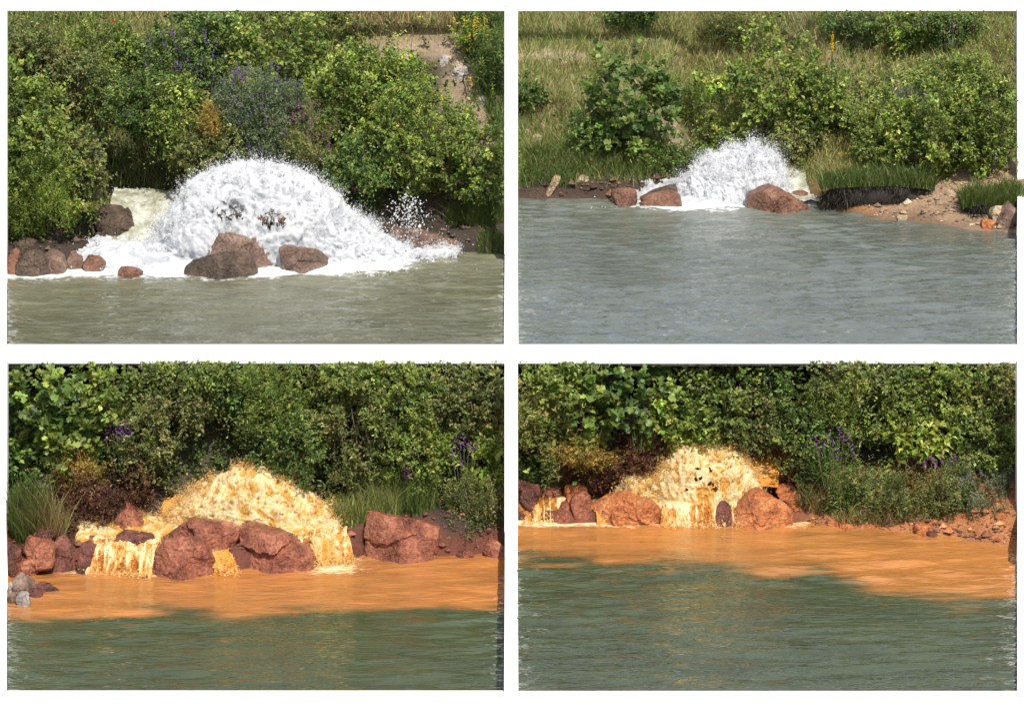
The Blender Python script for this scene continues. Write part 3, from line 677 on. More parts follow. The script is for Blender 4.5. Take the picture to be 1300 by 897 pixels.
rock('dark hole-riddled rock inside the cream surge', blob(868, 582, 930, 628, 9), T + .45, 'rock_maroon', .5, yoff=.75)
rock_on('orange stone at the right end of the clay shore', blob(1264, 648, 1286, 660, 2), terr_BR, 'rock_orange', .4)
for i, (a, b, c_, d) in enumerate([(1050, 655, 1066, 668), (1066, 660, 1084, 672), (1092, 662, 1108, 674), (1160, 664, 1184, 682), (1172, 672, 1190, 685)]):
    rock_on('orange clay lump along the right shore, ' + ('leftmost', 'second from left', 'middle one', 'largest', 'lowest dark')[i] + ' of five', blob(a, b, c_, d, i), terr_BR, 'rock_orange' if i < 4 else 'rock_maroon', .5, rough=1.6, name='clay_lump')

# ------------------------------------------------------------------ water features
def tetra_cloud(P, D, S, stretch):
    """small stretched drops at P along directions D"""
    n = len(P); D = unit(D); r = np.random.RandomState(n).normal(size=(n, 3)); a = unit(np.cross(D, r)); b = np.cross(D, a)
    L = (S * stretch)[:, None]; s = S[:, None]
    v = np.stack([P + D * L, P - D * .7 * L + a * s, P - D * .7 * L - a * .5 * s + b * .87 * s, P - D * .7 * L - a * .5 * s - b * .87 * s], 1).reshape(-1, 3)
    f = np.array([[0, 1, 2], [0, 2, 3], [0, 3, 1], [1, 3, 2]])
    return v, (f[None] + 4 * np.arange(n)[:, None, None]).reshape(-1, 3)
def surge(label, prof, Yc, z0, dfront, mats, holes, seed, ndrop, cat='surge', sspan=1.0, amp=1.0, fz=0.0):
    rs = np.random.RandomState(seed)
    pr = np.array(prof, float); X = np.array([hp(a, b, Yc)[0] for a, b in prof]); H = np.array([hp(a, b, Yc)[2] for a, b in prof]) - z0
    H = np.maximum(H - .05 * amp, .05); nu, nv = 250, 150
    u = np.linspace(X[0], X[-1], nu); h = np.interp(u, X, H); k = np.ones(9) / 9; h = np.convolve(np.pad(h, 4, 'edge'), k, 'valid')
    hm = h.max(); d = dfront * (h / hm) ** .6
    ph = np.linspace(math.radians(-70), math.radians(90), nv)
    U, PH = np.meshgrid(u, ph, indexing='ij'); Hh = np.repeat(h[:, None], nv, 1); Dd = np.repeat(d[:, None], nv, 1)
    ce = np.cos(PH); ce = np.sign(ce) * np.abs(ce) ** .85
    y = Yc - Dd * np.sin(PH); z = z0 - .05 + (Hh + .05) * ce
    xm = (X[0] + X[-1]) / 2; xpk = u[np.argmax(h)]
    x = U.copy()
    P = np.stack([x, y, z], -1)
    du = np.gradient(P, axis=0); dv = np.gradient(P, axis=1); nrm = unit(np.cross(dv, du))
    if nrm[nu // 2, nv // 3, 2] < 0: nrm = -nrm
    # flow runs out from the crown: use (angle, distance) from the peak for streaks
    q = P.reshape(-1, 3); rel = q - np.array([xpk, Yc, z0])
    ang = np.arctan2(rel[:, 0], -rel[:, 1] + .6 * dfront + rel[:, 2] * .6); dist = np.linalg.norm(rel, axis=1)
    sp = np.stack([ang * 4.0, dist * 1.3, q[:, 2] * .6], -1)
    wp = lambda p, a_, k: p + a_ * np.stack([vnoise(p * k, seed + 31), vnoise(p * k, seed + 32), vnoise(p * k, seed + 33)], -1)
    qw = wp(q, .22, 1.7); qw = wp(qw, .09, 5.0)
    big = fbm(q * 1.2 + seed, 3, seed); strk = ridged(wp(sp, .5, .8) * 1.7, 2, seed + 1)
    r1 = ridged(qw * 2.6, 2, seed + 4); r2 = ridged(qw * 6.0, 2, seed + 5); r3 = ridged(qw * 13.0, 1, seed + 6)
    r4 = ridged(wp(q, .05, 9.0) * 22.0, 1, seed + 7) if fz else 0
    disp = amp * (.15 * big + .07 * strk + (.10 - .055 * fz) * r1 + (.065 - .02 * fz) * r2 + .03 * r3 + .028 * fz * r4)
    crest = sstep(.05, .75, .20 * big + .22 * strk + .30 * r1 + .34 * r2 + .22 * r3 + .12 + .14 * fz * r4)  # steers ridge-to-hollow colour, highlight and shade painted into the water
    q = q + nrm.reshape(-1, 3) * disp[:, None]
    # openings in the veil: only thin strands of water remain there
    hole = np.zeros(len(q))
    pxq = pxa(q[:, 0], q[:, 1], q[:, 2]); f_ = q[:, 1] * CP - (q[:, 2] - CAM_H) * SP
    pyq = 448.5 - FPX * (q[:, 1] * SP + (q[:, 2] - CAM_H) * CP) / f_
    for (hx, hy, rx, ry, st) in holes:
        m = np.clip(1.35 - np.hypot((pxq - hx) / rx, (pyq - hy) / ry), 0, 1) * st
        hole = np.maximum(hole, m)
    hole *= (np.repeat(np.arange(nv)[None], nu, 0).ravel() > nv * .42)
    F = grid_faces(nu, nv)
    root = thing('water_surge', (xm, Yc, z0), label, cat)
    off = np.array([xm, Yc, z0])
    obj('water_dome', mesh_np('water_dome', q - off, F, M[mats[0]], np.stack([np.clip(hole, 0, 1), crest, crest * 0], -1), True), root)
    # spray: drops thrown off the dome in ragged strands
    cand = rs.randint(0, len(q), ndrop * 3); 
    cl = vnoise(q[cand] * 4.0, seed + 9) + .5 * vnoise(q[cand] * 11, seed + 10); okc = (cl > .0) & (q[cand][:, 2] > z0 + .05) & (rs.rand(len(cand)) < .25 + .75 * np.clip(.9 * fz + nrm.reshape(-1, 3)[cand][:, 2] * 1.2 + np.abs(nrm.reshape(-1, 3)[cand][:, 0]) * .8, 0, 1)); cand = cand[okc][:ndrop]
    nn = nrm.reshape(-1, 3)[cand]; rl = rel[cand]
    vel = unit(np.stack([rl[:, 0] * .8, rl[:, 1] * .8 - .2, .6 * hm - rl[:, 2] * .4 + .3], -1)) + .35 * rs.normal(size=(len(cand), 3))
    out = rs.exponential(.055 * sspan, len(cand)) * (1 + 1.3 * (cl[okc][:ndrop] > .35))
    Pd = q[cand] + nn * out[:, None] + vel * rs.exponential(.05 * sspan, len(cand))[:, None] + rs.normal(size=(len(cand), 3)) * .02
    S = np.exp(rs.normal(math.log(.0088 - .0018 * fz), .45, len(cand))) * (1 - .4 * np.clip(out / .3, 0, 1))
    v, f = tetra_cloud(Pd - off, vel, S, 1 + 1.0 * rs.rand(len(cand)))
    # ragged jets of drops along the crown
    nz = nrm.reshape(-1, 3); el = np.where((nz[:, 2] > .25) & (q[:, 2] > z0 + .25 * hm) & (np.tile(np.arange(nv), nu) > nv * .28))[0]
    js = el[rs.randint(0, len(el), 120)]; nj = 50
    jd = unit(nz[js] * .8 + np.array([0, -.1, .7]) + unit(rel[js]) * .5 + rs.normal(size=(120, 3)) * .3); jl = rs.exponential(.17, 120) * sspan + .06
    tt = rs.rand(120, nj) ** 1.4; JP = q[js][:, None] + jd[:, None] * (jl[:, None] * tt)[..., None] + rs.normal(size=(120, nj, 3)) * (.012 + .05 * tt[..., None] * jl[:, None, None] * 2)
    JP[..., 2] -= .12 * tt ** 2 * jl[:, None]; JP = JP.reshape(-1, 3)
    v2, f2 = tetra_cloud(JP - off, np.repeat(jd, nj, 0) + rs.normal(size=JP.shape) * .4, np.exp(rs.normal(math.log(.0095), .4, len(JP))) * (1 - .45 * tt.ravel()), 1 + rs.rand(len(JP)))
    f = np.vstack([f, f2 + len(v)]); v = np.vstack([v, v2])
    o = obj('spray', mesh_np('spray', v, f, M[mats[1]]), root); o['kind'] = 'stuff'
    return root
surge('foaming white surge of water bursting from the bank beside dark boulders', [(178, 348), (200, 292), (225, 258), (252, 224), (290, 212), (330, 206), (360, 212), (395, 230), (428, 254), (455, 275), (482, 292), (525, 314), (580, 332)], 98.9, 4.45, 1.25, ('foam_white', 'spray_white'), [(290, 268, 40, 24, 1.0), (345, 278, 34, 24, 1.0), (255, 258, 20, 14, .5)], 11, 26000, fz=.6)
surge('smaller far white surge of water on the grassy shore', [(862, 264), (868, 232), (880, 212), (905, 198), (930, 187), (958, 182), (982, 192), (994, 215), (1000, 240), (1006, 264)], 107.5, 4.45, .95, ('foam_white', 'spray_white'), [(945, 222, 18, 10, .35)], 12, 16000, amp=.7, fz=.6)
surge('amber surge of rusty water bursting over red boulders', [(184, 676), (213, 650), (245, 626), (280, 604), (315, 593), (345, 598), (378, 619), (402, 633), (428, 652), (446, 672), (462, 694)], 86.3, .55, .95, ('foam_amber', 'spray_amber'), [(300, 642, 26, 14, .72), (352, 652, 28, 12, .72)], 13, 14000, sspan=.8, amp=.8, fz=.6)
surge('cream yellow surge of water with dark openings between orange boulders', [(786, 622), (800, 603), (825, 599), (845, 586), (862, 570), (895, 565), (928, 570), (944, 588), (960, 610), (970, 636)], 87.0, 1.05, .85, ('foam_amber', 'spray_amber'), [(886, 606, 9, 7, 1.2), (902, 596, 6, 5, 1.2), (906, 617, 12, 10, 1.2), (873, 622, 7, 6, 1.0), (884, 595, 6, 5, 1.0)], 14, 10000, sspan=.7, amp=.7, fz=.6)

def rapids(label, name, x0, x1, y0, y1, hfn, mat, spraymat, seed, nd, step=.035, cat='rapids', rel=1.0):
    nu = int((x1 - x0) / step); nv = int((y1 - y0) / step)
    X, Y = np.meshgrid(np.linspace(x0, x1, nu), np.linspace(y0, y1, nv), indexing='ij'); x, y = X.ravel(), Y.ravel()
    p = np.stack([x, y * 1.0, x * 0], -1)
    pw = p + .18 * np.stack([vnoise(p * 2.2, seed + 7), vnoise(p * 2.2, seed + 8), x * 0], -1)
    f2 = fbm(p * 1.6, 3, seed); rg = ridged(pw * np.array([2.6, 3.8, 1]), 2, seed + 1); rf = ridged(pw * np.array([7, 9, 1]), 2, seed + 2)
    z = hfn(x, y) + rel * (.09 * f2 + .09 * rg + .05 * rf - .04)
    cr = sstep(.0, .8, .25 * f2 + .45 * rg + .35 * rf + .12)
    root = thing(name, ((x0 + x1) / 2, y0, 0), label, cat); off = np.array([(x0 + x1) / 2, y0, 0])
    q = np.stack([x, y, z], -1)
    obj('water_surface', mesh_np('water_surface', q - off, grid_faces(nu, nv), M[mat], np.stack([cr * 0, cr, cr * 0], -1), True), root)
    if nd:
        rs = np.random.RandomState(seed); c = rs.randint(0, len(q), nd * 3)
        vis = vnoise(q[c] * 2.5, seed + 5) > .05; vis &= z[c] > hfn(x[c], y[c]) ; c = c[vis][:nd]
        vel = rs.normal(size=(len(c), 3)) * np.array([.7, .7, .6]) + np.array([0, -.4, .7])
        P = q[c] + unit(vel) * rs.exponential(.06, len(c))[:, None]
        v, f = tetra_cloud(P - off, vel, np.exp(rs.normal(math.log(.012), .4, len(c))), 1 + 1.5 * rs.rand(len(c)))
        o = obj('spray', mesh_np('spray', v, f, M[spraymat]), root); o['kind'] = 'stuff'
    return root
def h_TLap(x, y):
    px = pxa(x, y, 4.5); n = n2(x, y, 1.1, 81)
    front = tab(px, [(80, 97.0), (150, 96.8), (240, 97.1), (340, 97.3), (420, 97.1), (520, 97.6), (600, 98.2), (660, 98.5)])
    t = y - front + .25 * n
    lift = tab(px, [(80, .25), (130, .42), (200, .40), (260, .30), (420, .22), (480, .08), (540, -.06), (600, -.12), (660, -.16)])
    return 4.28 + (lift + .12) * sstep(-.25, 1.6, t) + .08 * sstep(-.2, .3, t)
rapids('white rapids spreading over the shallows below the first surge', 'white_rapids', xp(84, 97, 4.5), -.2, 96.3, 99.6, h_TLap, 'foam_white', 'spray_white', 21, 7000)
def h_TLch(x, y):
    px = pxa(x, y, 5.3)
    t = sstep(101.6, 98.4, y); c = tab(px, [(120, .2), (150, .05), (200, 0), (245, -.02)])
    return 5.78 - 1.0 * t ** 1.4 + c * .3 - .10 * sstep(200, 240, px) * t
rapids('olive outflow channel pouring from the dark hollow', 'outflow_channel', xp(136, 99.5, 5.3), xp(240, 99.5, 5.3), 98.3, 101.6, h_TLch, 'chute_white', 'spray_white', 22, 500, .035, 'outflow', .5)
def h_TRap(x, y):
    px = pxa(x, y, 4.5); n = n2(x, y, 1.1, 82)
    front = tab(px, [(690, 107.2), (770, 106.8), (812, 106.6), (870, 106.3), (950, 106.1), (1040, 105.7)])
    t = y - front + .2 * n; lift = tab(px, [(690, .0), (780, .18), (820, .42), (860, .5), (900, .35), (1000, .3), (1040, .25)])
    return 4.26 + (lift + .12) * sstep(-.2, 1.2, t) + .05 * sstep(-.2, .3, t)
rapids('white rapids around the rocks below the far surge', 'white_rapids', xp(692, 106.5, 4.5), xp(1040, 106.5, 4.5), 105.6, 108.2, h_TRap, 'foam_white', 'spray_white', 23, 2500)
def h_TRch(x, y):
    px = pxa(x, y, 5.0); t = sstep(110.3, 106.4, y)
    return 5.72 - 1.05 * t - .25 * sstep(36, 60, np.abs(px - (1062 - 50 * t)))
rapids('pale outflow channel running down beside the grass tussock', 'outflow_channel', xp(985, 108, 5), xp(1094, 108, 5), 106.0, 110.3, h_TRch, 'chute_white', 'spray_white', 24, 400, .04, 'outflow', .5)
def h_BLp(x, y):
    px = pxa(x, y, .6)
    front = tab(px, [(88, 84.6), (110, 84.3), (196, 84.25), (210, 84.9), (370, 85.0), (385, 84.6), (440, 84.7), (456, 85.2)]) + .22 * n2(x, y, 1.6, 85)
    return .60 - 1.1 * (1 - sstep(-.1, .12, y - front)) - .9 * (1 - sstep(86, 98, px)) - .9 * sstep(428, 446, px) + .10 * sstep(84.5, 86, y)
rapids('churning orange pool on the ledge under the amber surge', 'ledge_pool', xp(84, 85, .6), xp(466, 85, .6), 84.05, 86.9, h_BLp, 'foam_amber', 'spray_amber', 25, 2200, .035, 'pool', .8)
def h_BRp(x, y):
    px = pxa(x, y, 1.05)
    front = tab(px, [(675, 86.35), (720, 86.3), (800, 86.2), (850, 86.05), (935, 86.0), (945, 86.2)])
    return 1.06 - 1.1 * (1 - sstep(-.1, .12, y - front)) - .9 * (1 - sstep(676, 690, px)) - .9 * sstep(938, 952, px) - .25 * (1 - sstep(740, 800, px))
rapids('churning cream pool on the ledge under the right surge', 'ledge_pool', xp(672, 86.5, 1), xp(955, 86.5, 1), 85.9, 87.9, h_BRp, 'foam_amber', 'spray_amber', 26, 1200, .035, 'pool', .8)
def slab_flow(label, name, quad, mat, seed):
    # small chute: four corners (near-left, near-right, far-right, far-left)
    nu, nv = 50, 40; a, b, c, d = [np.array(k) for k in quad]
    U, V = np.meshgrid(np.linspace(0, 1, nu), np.linspace(0, 1, nv), indexing='ij'); U, V = U.ravel()[:, None], V.ravel()[:, None]
    q = (a * (1 - U) + b * U) * (1 - V) + (d * (1 - U) + c * U) * V
    q[:, 2] += .05 * fbm(q * 2.5, 4, seed) + .06 * np.sin(U[:, 0] * math.pi)
    return tag(obj(name, mesh_np(name, q, grid_faces(nu, nv), M[mat], (0, 0, 0), True)), label, 'outflow')
slab_flow('orange chute of water feeding the amber surge from the left', 'outflow_channel', [hp(206, 652, 86.2), hp(262, 648, 86.3), hp(250, 612, 87.2), hp(208, 611, 87.2)], 'chute_amber', 3)
slab_flow('orange inflow sliding down right of the cream surge', 'outflow_channel', [hp(940, 625, 86.7), hp(988, 618, 86.7), hp(990, 584, 87.6), hp(936, 582, 87.6)], 'chute_amber', 4)
def falls(label, lip, foot, back, zfoot, zlip, mat, spraymat, seed, nd):
    """lip: list of px along the lip (left to right) at pixel row; water bends over it and drops"""
    (xa, ya), (xb, yb_) = lip; (fa, ga), (fb, gb) = foot
    A, B = np.array(gp(xa, ya, zlip)), np.array(gp(xb, yb_, zlip)); C, D = np.array(gp(fa, ga, zfoot)), np.array(gp(fb, gb, zfoot))
    nu = int(np.linalg.norm(B - A) / .022) + 4; nv = 44
    s = np.linspace(0, 1, nu); L = A + (B - A) * s[:, None]; Fo = C + (D - C) * s[:, None]
    Fo[:, 1] = np.minimum(Fo[:, 1], L[:, 1] - .12)
    rows = []
    for t in np.linspace(0, 1, nv):
        if t < .3:
            q = L + np.array([0, back * (1 - t / .3), .03 * (1 - t / .3)])
        else:
            k = (t - .3) / .7; q = L * 1.0; q[:, :2] = L[:, :2] + (Fo - L)[:, :2] * k ** .6; q[:, 2] = L[:, 2] + (Fo[:, 2] - .06 - L[:, 2]) * k ** 1.4
        rows.append(q)
    q = np.stack(rows, 1).reshape(-1, 3); rs = np.random.RandomState(seed)
    q0 = q + .05 * np.stack([vnoise(q * 3, seed + 5), vnoise(q * 3, seed + 6), vnoise(q * 3, seed + 7)], -1); st = ridged(np.stack([q0[:, 0] * 7, q0[:, 2] * 1.3, q0[:, 1] * .5], -1), 3, seed); big = fbm(q * np.array([2, 2, .8]), 3, seed + 1); fi = fbm(q * np.array([22, 10, 5]), 3, seed + 3)
    T_ = np.tile(np.linspace(0, 1, nv), nu)
    q[:, 1] -= (.10 * st + .16 * big + .05 * fi) * sstep(.05, .4, T_); q[:, 2] += (.04 * st + .05 * big)
    F = grid_faces(nu, nv); cr = sstep(-.1, .9, .55 * st + .35 * fi + .3 * big + .15)
    c = (A + B + C + D) / 4; c[2] = zfoot
    root = thing('waterfall', c, label, 'waterfall')
    obj('falling_water', mesh_np('falling_water', q - c, F, M[mat], np.stack([cr * 0, cr, cr * 0], -1), True), root)
    k = rs.randint(0, len(q), nd); P = q[k] + rs.normal(size=(nd, 3)) * np.array([.02, .05, .03]) - np.array([0, .05, 0])
    # splash at the foot
    m = rs.rand(nd) < .55; sft = rs.rand(nd)
    P[m] = (C + (D - C) * sft[m][:, None]) + rs.normal(size=(m.sum(), 3)) * np.array([.06, .10, .0]) + np.stack([m[m] * 0., m[m] * -.05, rs.exponential(.07, m.sum())], -1)
    v, f = tetra_cloud(P - c, rs.normal(size=(nd, 3)) + np.array([0, -.3, -.6]), np.exp(rs.normal(math.log(.010), .4, nd)), 1 + 2 * rs.rand(nd))
    o = obj('spray', mesh_np('spray', v, f, M[spraymat]), root); o['kind'] = 'stuff'
falls('wide amber waterfall over the ledge at the left', ((106, 690), (204, 686)), ((108, 727), (192, 731)), .5, 0, .58, 'fall_amber', 'spray_amber', 41, 1200)
falls('amber waterfall tumbling right of the long red boulder', ((378, 684), (440, 677)), ((392, 718), (450, 714)), .5, 0, .62, 'fall_amber', 'spray_amber', 42, 1200)
falls('little orange spout between the two front boulders', ((268, 700), (290, 700)), ((272, 728), (304, 728)), .3, 0, .40, 'chute_amber', 'spray_amber', 43, 300)
falls('broad cream waterfall in front of the right surge', ((842, 639), (936, 637)), ((838, 668), (938, 668)), .4, T, 1.06, 'fall_amber', 'spray_amber', 44, 1000)
falls('pale fanning waterfall at the left of the red slab', ((684, 636), (722, 629)), ((664, 662), (706, 662)), .3, T, .98, 'fall_amber', 'spray_amber', 45, 400)
falls('narrow yellow spout beside the upright oval boulder', ((756, 646), (768, 646)), ((758, 664), (774, 664)), .3, T, .86, 'chute_amber', 'spray_amber', 46, 200)
# loose drops thrown up at the slab of rock (upper left)
rs = np.random.RandomState(8); n = 420
P = np.array([hp(518 + rs.normal() * 12, 272 + rs.normal() * 14, 98.3) for _ in range(n)]); c0 = np.array(hp(518, 300, 98.3))
v, f = tetra_cloud(P - c0, rs.normal(size=(n, 3)) + np.array([0, 0, 1]), np.exp(rs.normal(math.log(.014), .4, n)), 1 + rs.rand(n))
o = obj('spray_burst', mesh_np('spray_burst', v, f, M['spray_white'])); o.location = c0; tag(o, 'burst of white drops thrown up behind the sloping slab', 'spray', kind='stuff')

# ------------------------------------------------------------------ vegetation
G1 = dict(bright=(.135, .20, .040), mid=(.080, .128, .028), dark=(.040, .070, .018))
PAL = {
    'green': [(0.127, 0.177, 0.036), (0.172, 0.222, 0.045), (0.09, 0.133, 0.031), (0.216, 0.252, 0.061)],
    'deep': [(0.079, 0.132, 0.033), (0.109, 0.164, 0.039), (0.06, 0.101, 0.026), (0.159, 0.203, 0.052)],
    'lime': [(0.193, 0.256, 0.044), (0.149, 0.217, 0.037), (0.254, 0.282, 0.063), (0.12, 0.179, 0.032)],
    'olive': [(0.118, 0.143, 0.042), (0.152, 0.17, 0.055), (0.083, 0.109, 0.032), (0.206, 0.205, 0.072)],
    'grey': [(0.127, 0.156, 0.085), (0.095, 0.13, 0.06), (0.164, 0.196, 0.108), (0.076, 0.105, 0.048)],
    'rusty': [(.13, .06, .03), (.09, .035, .025), (.17, .09, .04), (.07, .04, .025), (.06, .03, .02)],
    'gold': [(.24, .17, .035), (.16, .14, .03), (.30, .20, .05)],
    'straw': [(0.325, 0.3, 0.112), (0.25, 0.25, 0.088), (0.388, 0.338, 0.15), (0.275, 0.2, 0.1), (0.3, 0.188, 0.106)],
    'meadow': [(0.172, 0.235, 0.057), (0.229, 0.251, 0.079), (0.129, 0.191, 0.043), (0.315, 0.295, 0.114)],
    'grassy': [(.105, .165, .035), (.085, .135, .03), (.13, .185, .05), (.065, .10, .022), (.15, .16, .06)],
    'dim': [(0.057, 0.089, 0.024), (0.081, 0.121, 0.028), (0.114, 0.161, 0.041)],
}
def pick(pal, n, rs, var=.28):
    P = np.array(PAL[pal]); c = P[rs.randint(0, len(P), n)]
    return np.clip(c * np.exp(rs.normal(0, var, (n, 1))) * np.exp(rs.normal(0, .06, (n, 3))), 0, .6)
def leaves_mesh(base, ldir, lnorm, L, Wd, col, kind='oval'):
    n = len(base); ldir = unit(ldir); side = unit(np.cross(lnorm, ldir)); up = np.cross(ldir, side)
    L = L[:, None]; Wd = Wd[:, None]
    if kind == 'oval':
        v = np.stack([base, base + ldir * L * .5 - side * Wd * .5 + up * Wd * .16, base + ldir * L - up * L * .12, base + ldir * L * .5 + side * Wd * .5 + up * Wd * .16], 1)
        f = np.array([[0, 1, 2], [0, 2, 3]]); k = 4
    else:   # palmate: three pairs of lobes
        pts = [(0, 0), (.30, -.50), (.38, -.20), (.72, -.42), (1.0, 0), (.72, .42), (.38, .20), (.30, .50)]
        v = np.stack([base + ldir * L * a + side * Wd * b + up * Wd * (.14 * abs(b) * 2) - up * L * .10 * a for a, b in pts], 1)
        f = np.array([[0, 1, 2], [0, 2, 4], [2, 3, 4], [0, 4, 6], [4, 5, 6], [0, 6, 7]]); k = 8
    f = (f[None] + k * np.arange(n)[:, None, None]).reshape(-1, 3)
    return v.reshape(-1, 3), f, np.repeat(col, k, 0)
def sprigs(bases, dirs, lens, per, leaf, pal, rs, kind='oval', var=.28, colmul=None):
    n = len(bases); m = n * per
    t = np.tile((np.arange(per) + .6) / per, n) + rs.uniform(-.04, .04, m)
    B = np.repeat(bases, per, 0); Dv = np.repeat(unit(dirs), per, 0); Ln = np.repeat(lens, per)
    pos = B + Dv * (Ln * t)[:, None]; pos[:, 2] -= .18 * Ln * t ** 2
    a = rs.normal(size=(m, 3)); sd = unit(np.cross(Dv, a))
    ld = unit(sd * .9 + Dv * .55 + rs.normal(size=(m, 3)) * .25 + np.array([0, -.1, -.05]))
    ln = unit(np.array([.12, -.22, .75]) + rs.normal(size=(m, 3)) * .42)
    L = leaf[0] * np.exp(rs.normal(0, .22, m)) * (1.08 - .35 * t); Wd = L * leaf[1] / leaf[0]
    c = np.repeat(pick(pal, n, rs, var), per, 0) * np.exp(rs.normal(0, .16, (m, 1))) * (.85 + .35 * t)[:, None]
    if colmul is not None: c = c * np.repeat(colmul, per, 0)
    return leaves_mesh(pos, ld, ln, L, Wd, np.clip(c, 0, .7), kind)
def stems_mesh(base, tips, r, rs, name='stem'):
    mb = MB()
    for tpt in tips:
        a = np.array(base) + rs.normal(size=3) * .05 * np.array([1, 1, 0]); b = np.array(tpt); mid = (a + b) / 2 + rs.normal(size=3) * .12 * np.linalg.norm(b - a)
        ring = []
        for q, rr in ((a, r), (mid, r * .7), (b, r * .3)):
            for k in range(5):
                an = 2 * math.pi * k / 5; ring.append(q + np.array([math.cos(an) * rr, math.sin(an) * rr, 0]))
        f = []
        for s in (0, 5):
            for k in range(5): f.append((s + k, s + (k + 1) % 5, s + 5 + (k + 1) % 5, s + 5 + k))
        mb.add(ring, f)
    return mb.mesh(name, M['bark'])
STY = {   # leaf size, sprig length, leaves per sprig, cover
    'fine': dict(leaf=(.096, .052), sl=.42, per=13, cover=2.7, kind='oval'),
    'mid': dict(leaf=(.13, .072), sl=.42, per=11, cover=2.7, kind='oval'),
    'broad': dict(leaf=(.172, .105), sl=.45, per=9, cover=2.6, kind='oval'),
    'maple': dict(leaf=(.21, .20), sl=.5, per=8, cover=2.5, kind='palm'),
    'willow': dict(leaf=(.13, .028), sl=.62, per=18, cover=2.6, kind='oval'),
    'twiggy': dict(leaf=(.07, .022), sl=.5, per=14, cover=1.8, kind='oval'),
}
def shrub(label, cx, cy, rx, ry, Y, style, pal, depth=None, name='shrub', ztop=None, seed=None, group=None, mode='out', cover=1.0, trunk=False, cat='shrub', var=.28, petals=None):
    st = STY[style]; s = scl(cx, cy, Y); c = np.array(hp(cx, cy, Y)); R = np.array([rx / s, depth or min(rx, ry * 1.3) / s * .9, ry / s / .97])
    if ztop is None and cx < 650 and cy < 130: ztop = zat(17, min(Y, 104.4) - .5)
    rs = np.random.RandomState(seed if seed is not None else int(cx * 13 + cy * 7) % 99991)
    area = 4 * math.pi * (((R[0] * R[1]) ** 1.6 + (R[0] * R[2]) ** 1.6 + (R[1] * R[2]) ** 1.6) / 3) ** (1 / 1.6) * .68
    ns = int(st['cover'] * cover * area / (st['leaf'][0] * st['leaf'][1] * (.5 if st['kind'] == 'oval' else .45) * st['per'])) + 12
    ns = int(ns * 1.15); d = unit(rs.normal(size=(int(ns * 1.75), 3)))
    ns = int(ns * .78); d = d[(d[:, 1] < .25) | (rs.rand(len(d)) < .06)][:ns]
    lump = 1 + .55 * fbm(d * 1.8 + seed_off(cx), 3, 3) + .30 * vnoise(d * 4.2 + seed_off(cy), 7)
    rad = np.where(rs.rand(len(d)) < .25, rs.uniform(.45, .85, len(d)), rs.uniform(.84, 1.0, len(d))) * lump
    sl = st['sl'] * np.exp(rs.normal(0, .3, len(d)))
    tip = d * R * rad[:, None]
    gap = vnoise((tip + c) * 1.9, 41); ok_ = ~((gap < -.30) & (rad / lump > .8)); d, lump, rad, sl, tip = d[ok_], lump[ok_], rad[ok_], sl[ok_], tip[ok_]
    wild = rs.rand(len(d)) < .07; sl[wild] *= rs.uniform(1.6, 2.6, wild.sum())
    dirs = unit(d * .75 + np.array([0, -.1, .45]) + rs.normal(size=d.shape) * .35)
    if mode == 'up': dirs = unit(d * .25 + np.array([0, -.05, 1.0]) + rs.normal(size=d.shape) * .22)
    dirs[wild] = unit(d[wild] * .7 + np.array([0, -.15, .55]) + rs.normal(size=(wild.sum(), 3)) * .55)
    if mode == 'hang': dirs = unit(d * .6 + np.array([0, -.35, -.45]) + rs.normal(size=d.shape) * .35)
    base = tip - dirs * sl[:, None] * .8
    base[wild] += dirs[wild] * (sl[wild] * .45)[:, None]
    cm = np.exp(.42 * fbm((tip + c) * 1.1, 3, 47)[:, None] * np.array([1.15, 1.0, .9]) + .12)
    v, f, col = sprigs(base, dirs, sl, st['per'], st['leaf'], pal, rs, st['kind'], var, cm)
    g0 = np.array([c[0], c[1], c[2] - R[2]])
    if ztop is not None:
        k = 4 if st['kind'] == 'oval' else 8; nf = 2 if k == 4 else 6
        ok = (v.reshape(-1, k, 3)[:, :, 2].max(1) + c[2]) < ztop
        vv = v.reshape(-1, k, 3)[ok].reshape(-1, 3); col = col.reshape(-1, k, 3)[ok].reshape(-1, 3)
        f = f[:ok.sum() * nf]; v = vv
    root = thing(name, g0, label, cat, group)
    v = v + (c - g0)
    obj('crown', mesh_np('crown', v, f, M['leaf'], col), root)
    nst = 14 if not trunk else 9
    tips = tip[rs.randint(0, len(tip), nst)] * .8 + (c - g0)
    if ztop is not None: tips[:, 2] = np.minimum(tips[:, 2], ztop - g0[2] - .1)
    obj('trunk' if trunk else 'stems', stems_mesh((0, .1, 0 if not trunk else -trunk), tips, .022 if not trunk else .045, rs), root)
    if petals:
        pcol, npet = petals
        dd = unit(rs.normal(size=(npet, 3)) + np.array([0, -.5, .4])); pp = dd * R * rs.uniform(.9, 1.1, (npet, 1)) + (c - g0)
        if ztop is not None: pp = pp[pp[:, 2] + g0[2] < ztop - .3]
        v, f = flower_spike_cloud(pp, rs); 
        if ztop is None or True:
            obj('blossom', mesh_np('blossom', v, f, M['petal'], np.repeat(np.array(pcol)[None] * np.exp(rs.normal(0, .25, (len(v) // 4, 1))), 4, 0)), root)
    return root
def seed_off(a): return (a * 1.37) % 50
def flower_spike_cloud(pp, rs, h=.22, n=16):
    m = len(pp); t = rs.rand(m, n); P = pp[:, None, :] + np.stack([rs.normal(0, .018, (m, n)), rs.normal(0, .018, (m, n)), t * h], -1)
    P = P.reshape(-1, 3); return tetra_cloud(P, rs.normal(size=P.shape), np.full(len(P), .016) * np.exp(rs.normal(0, .2, len(P))), np.full(len(P), 1.1))

ZT = zc0 - .02
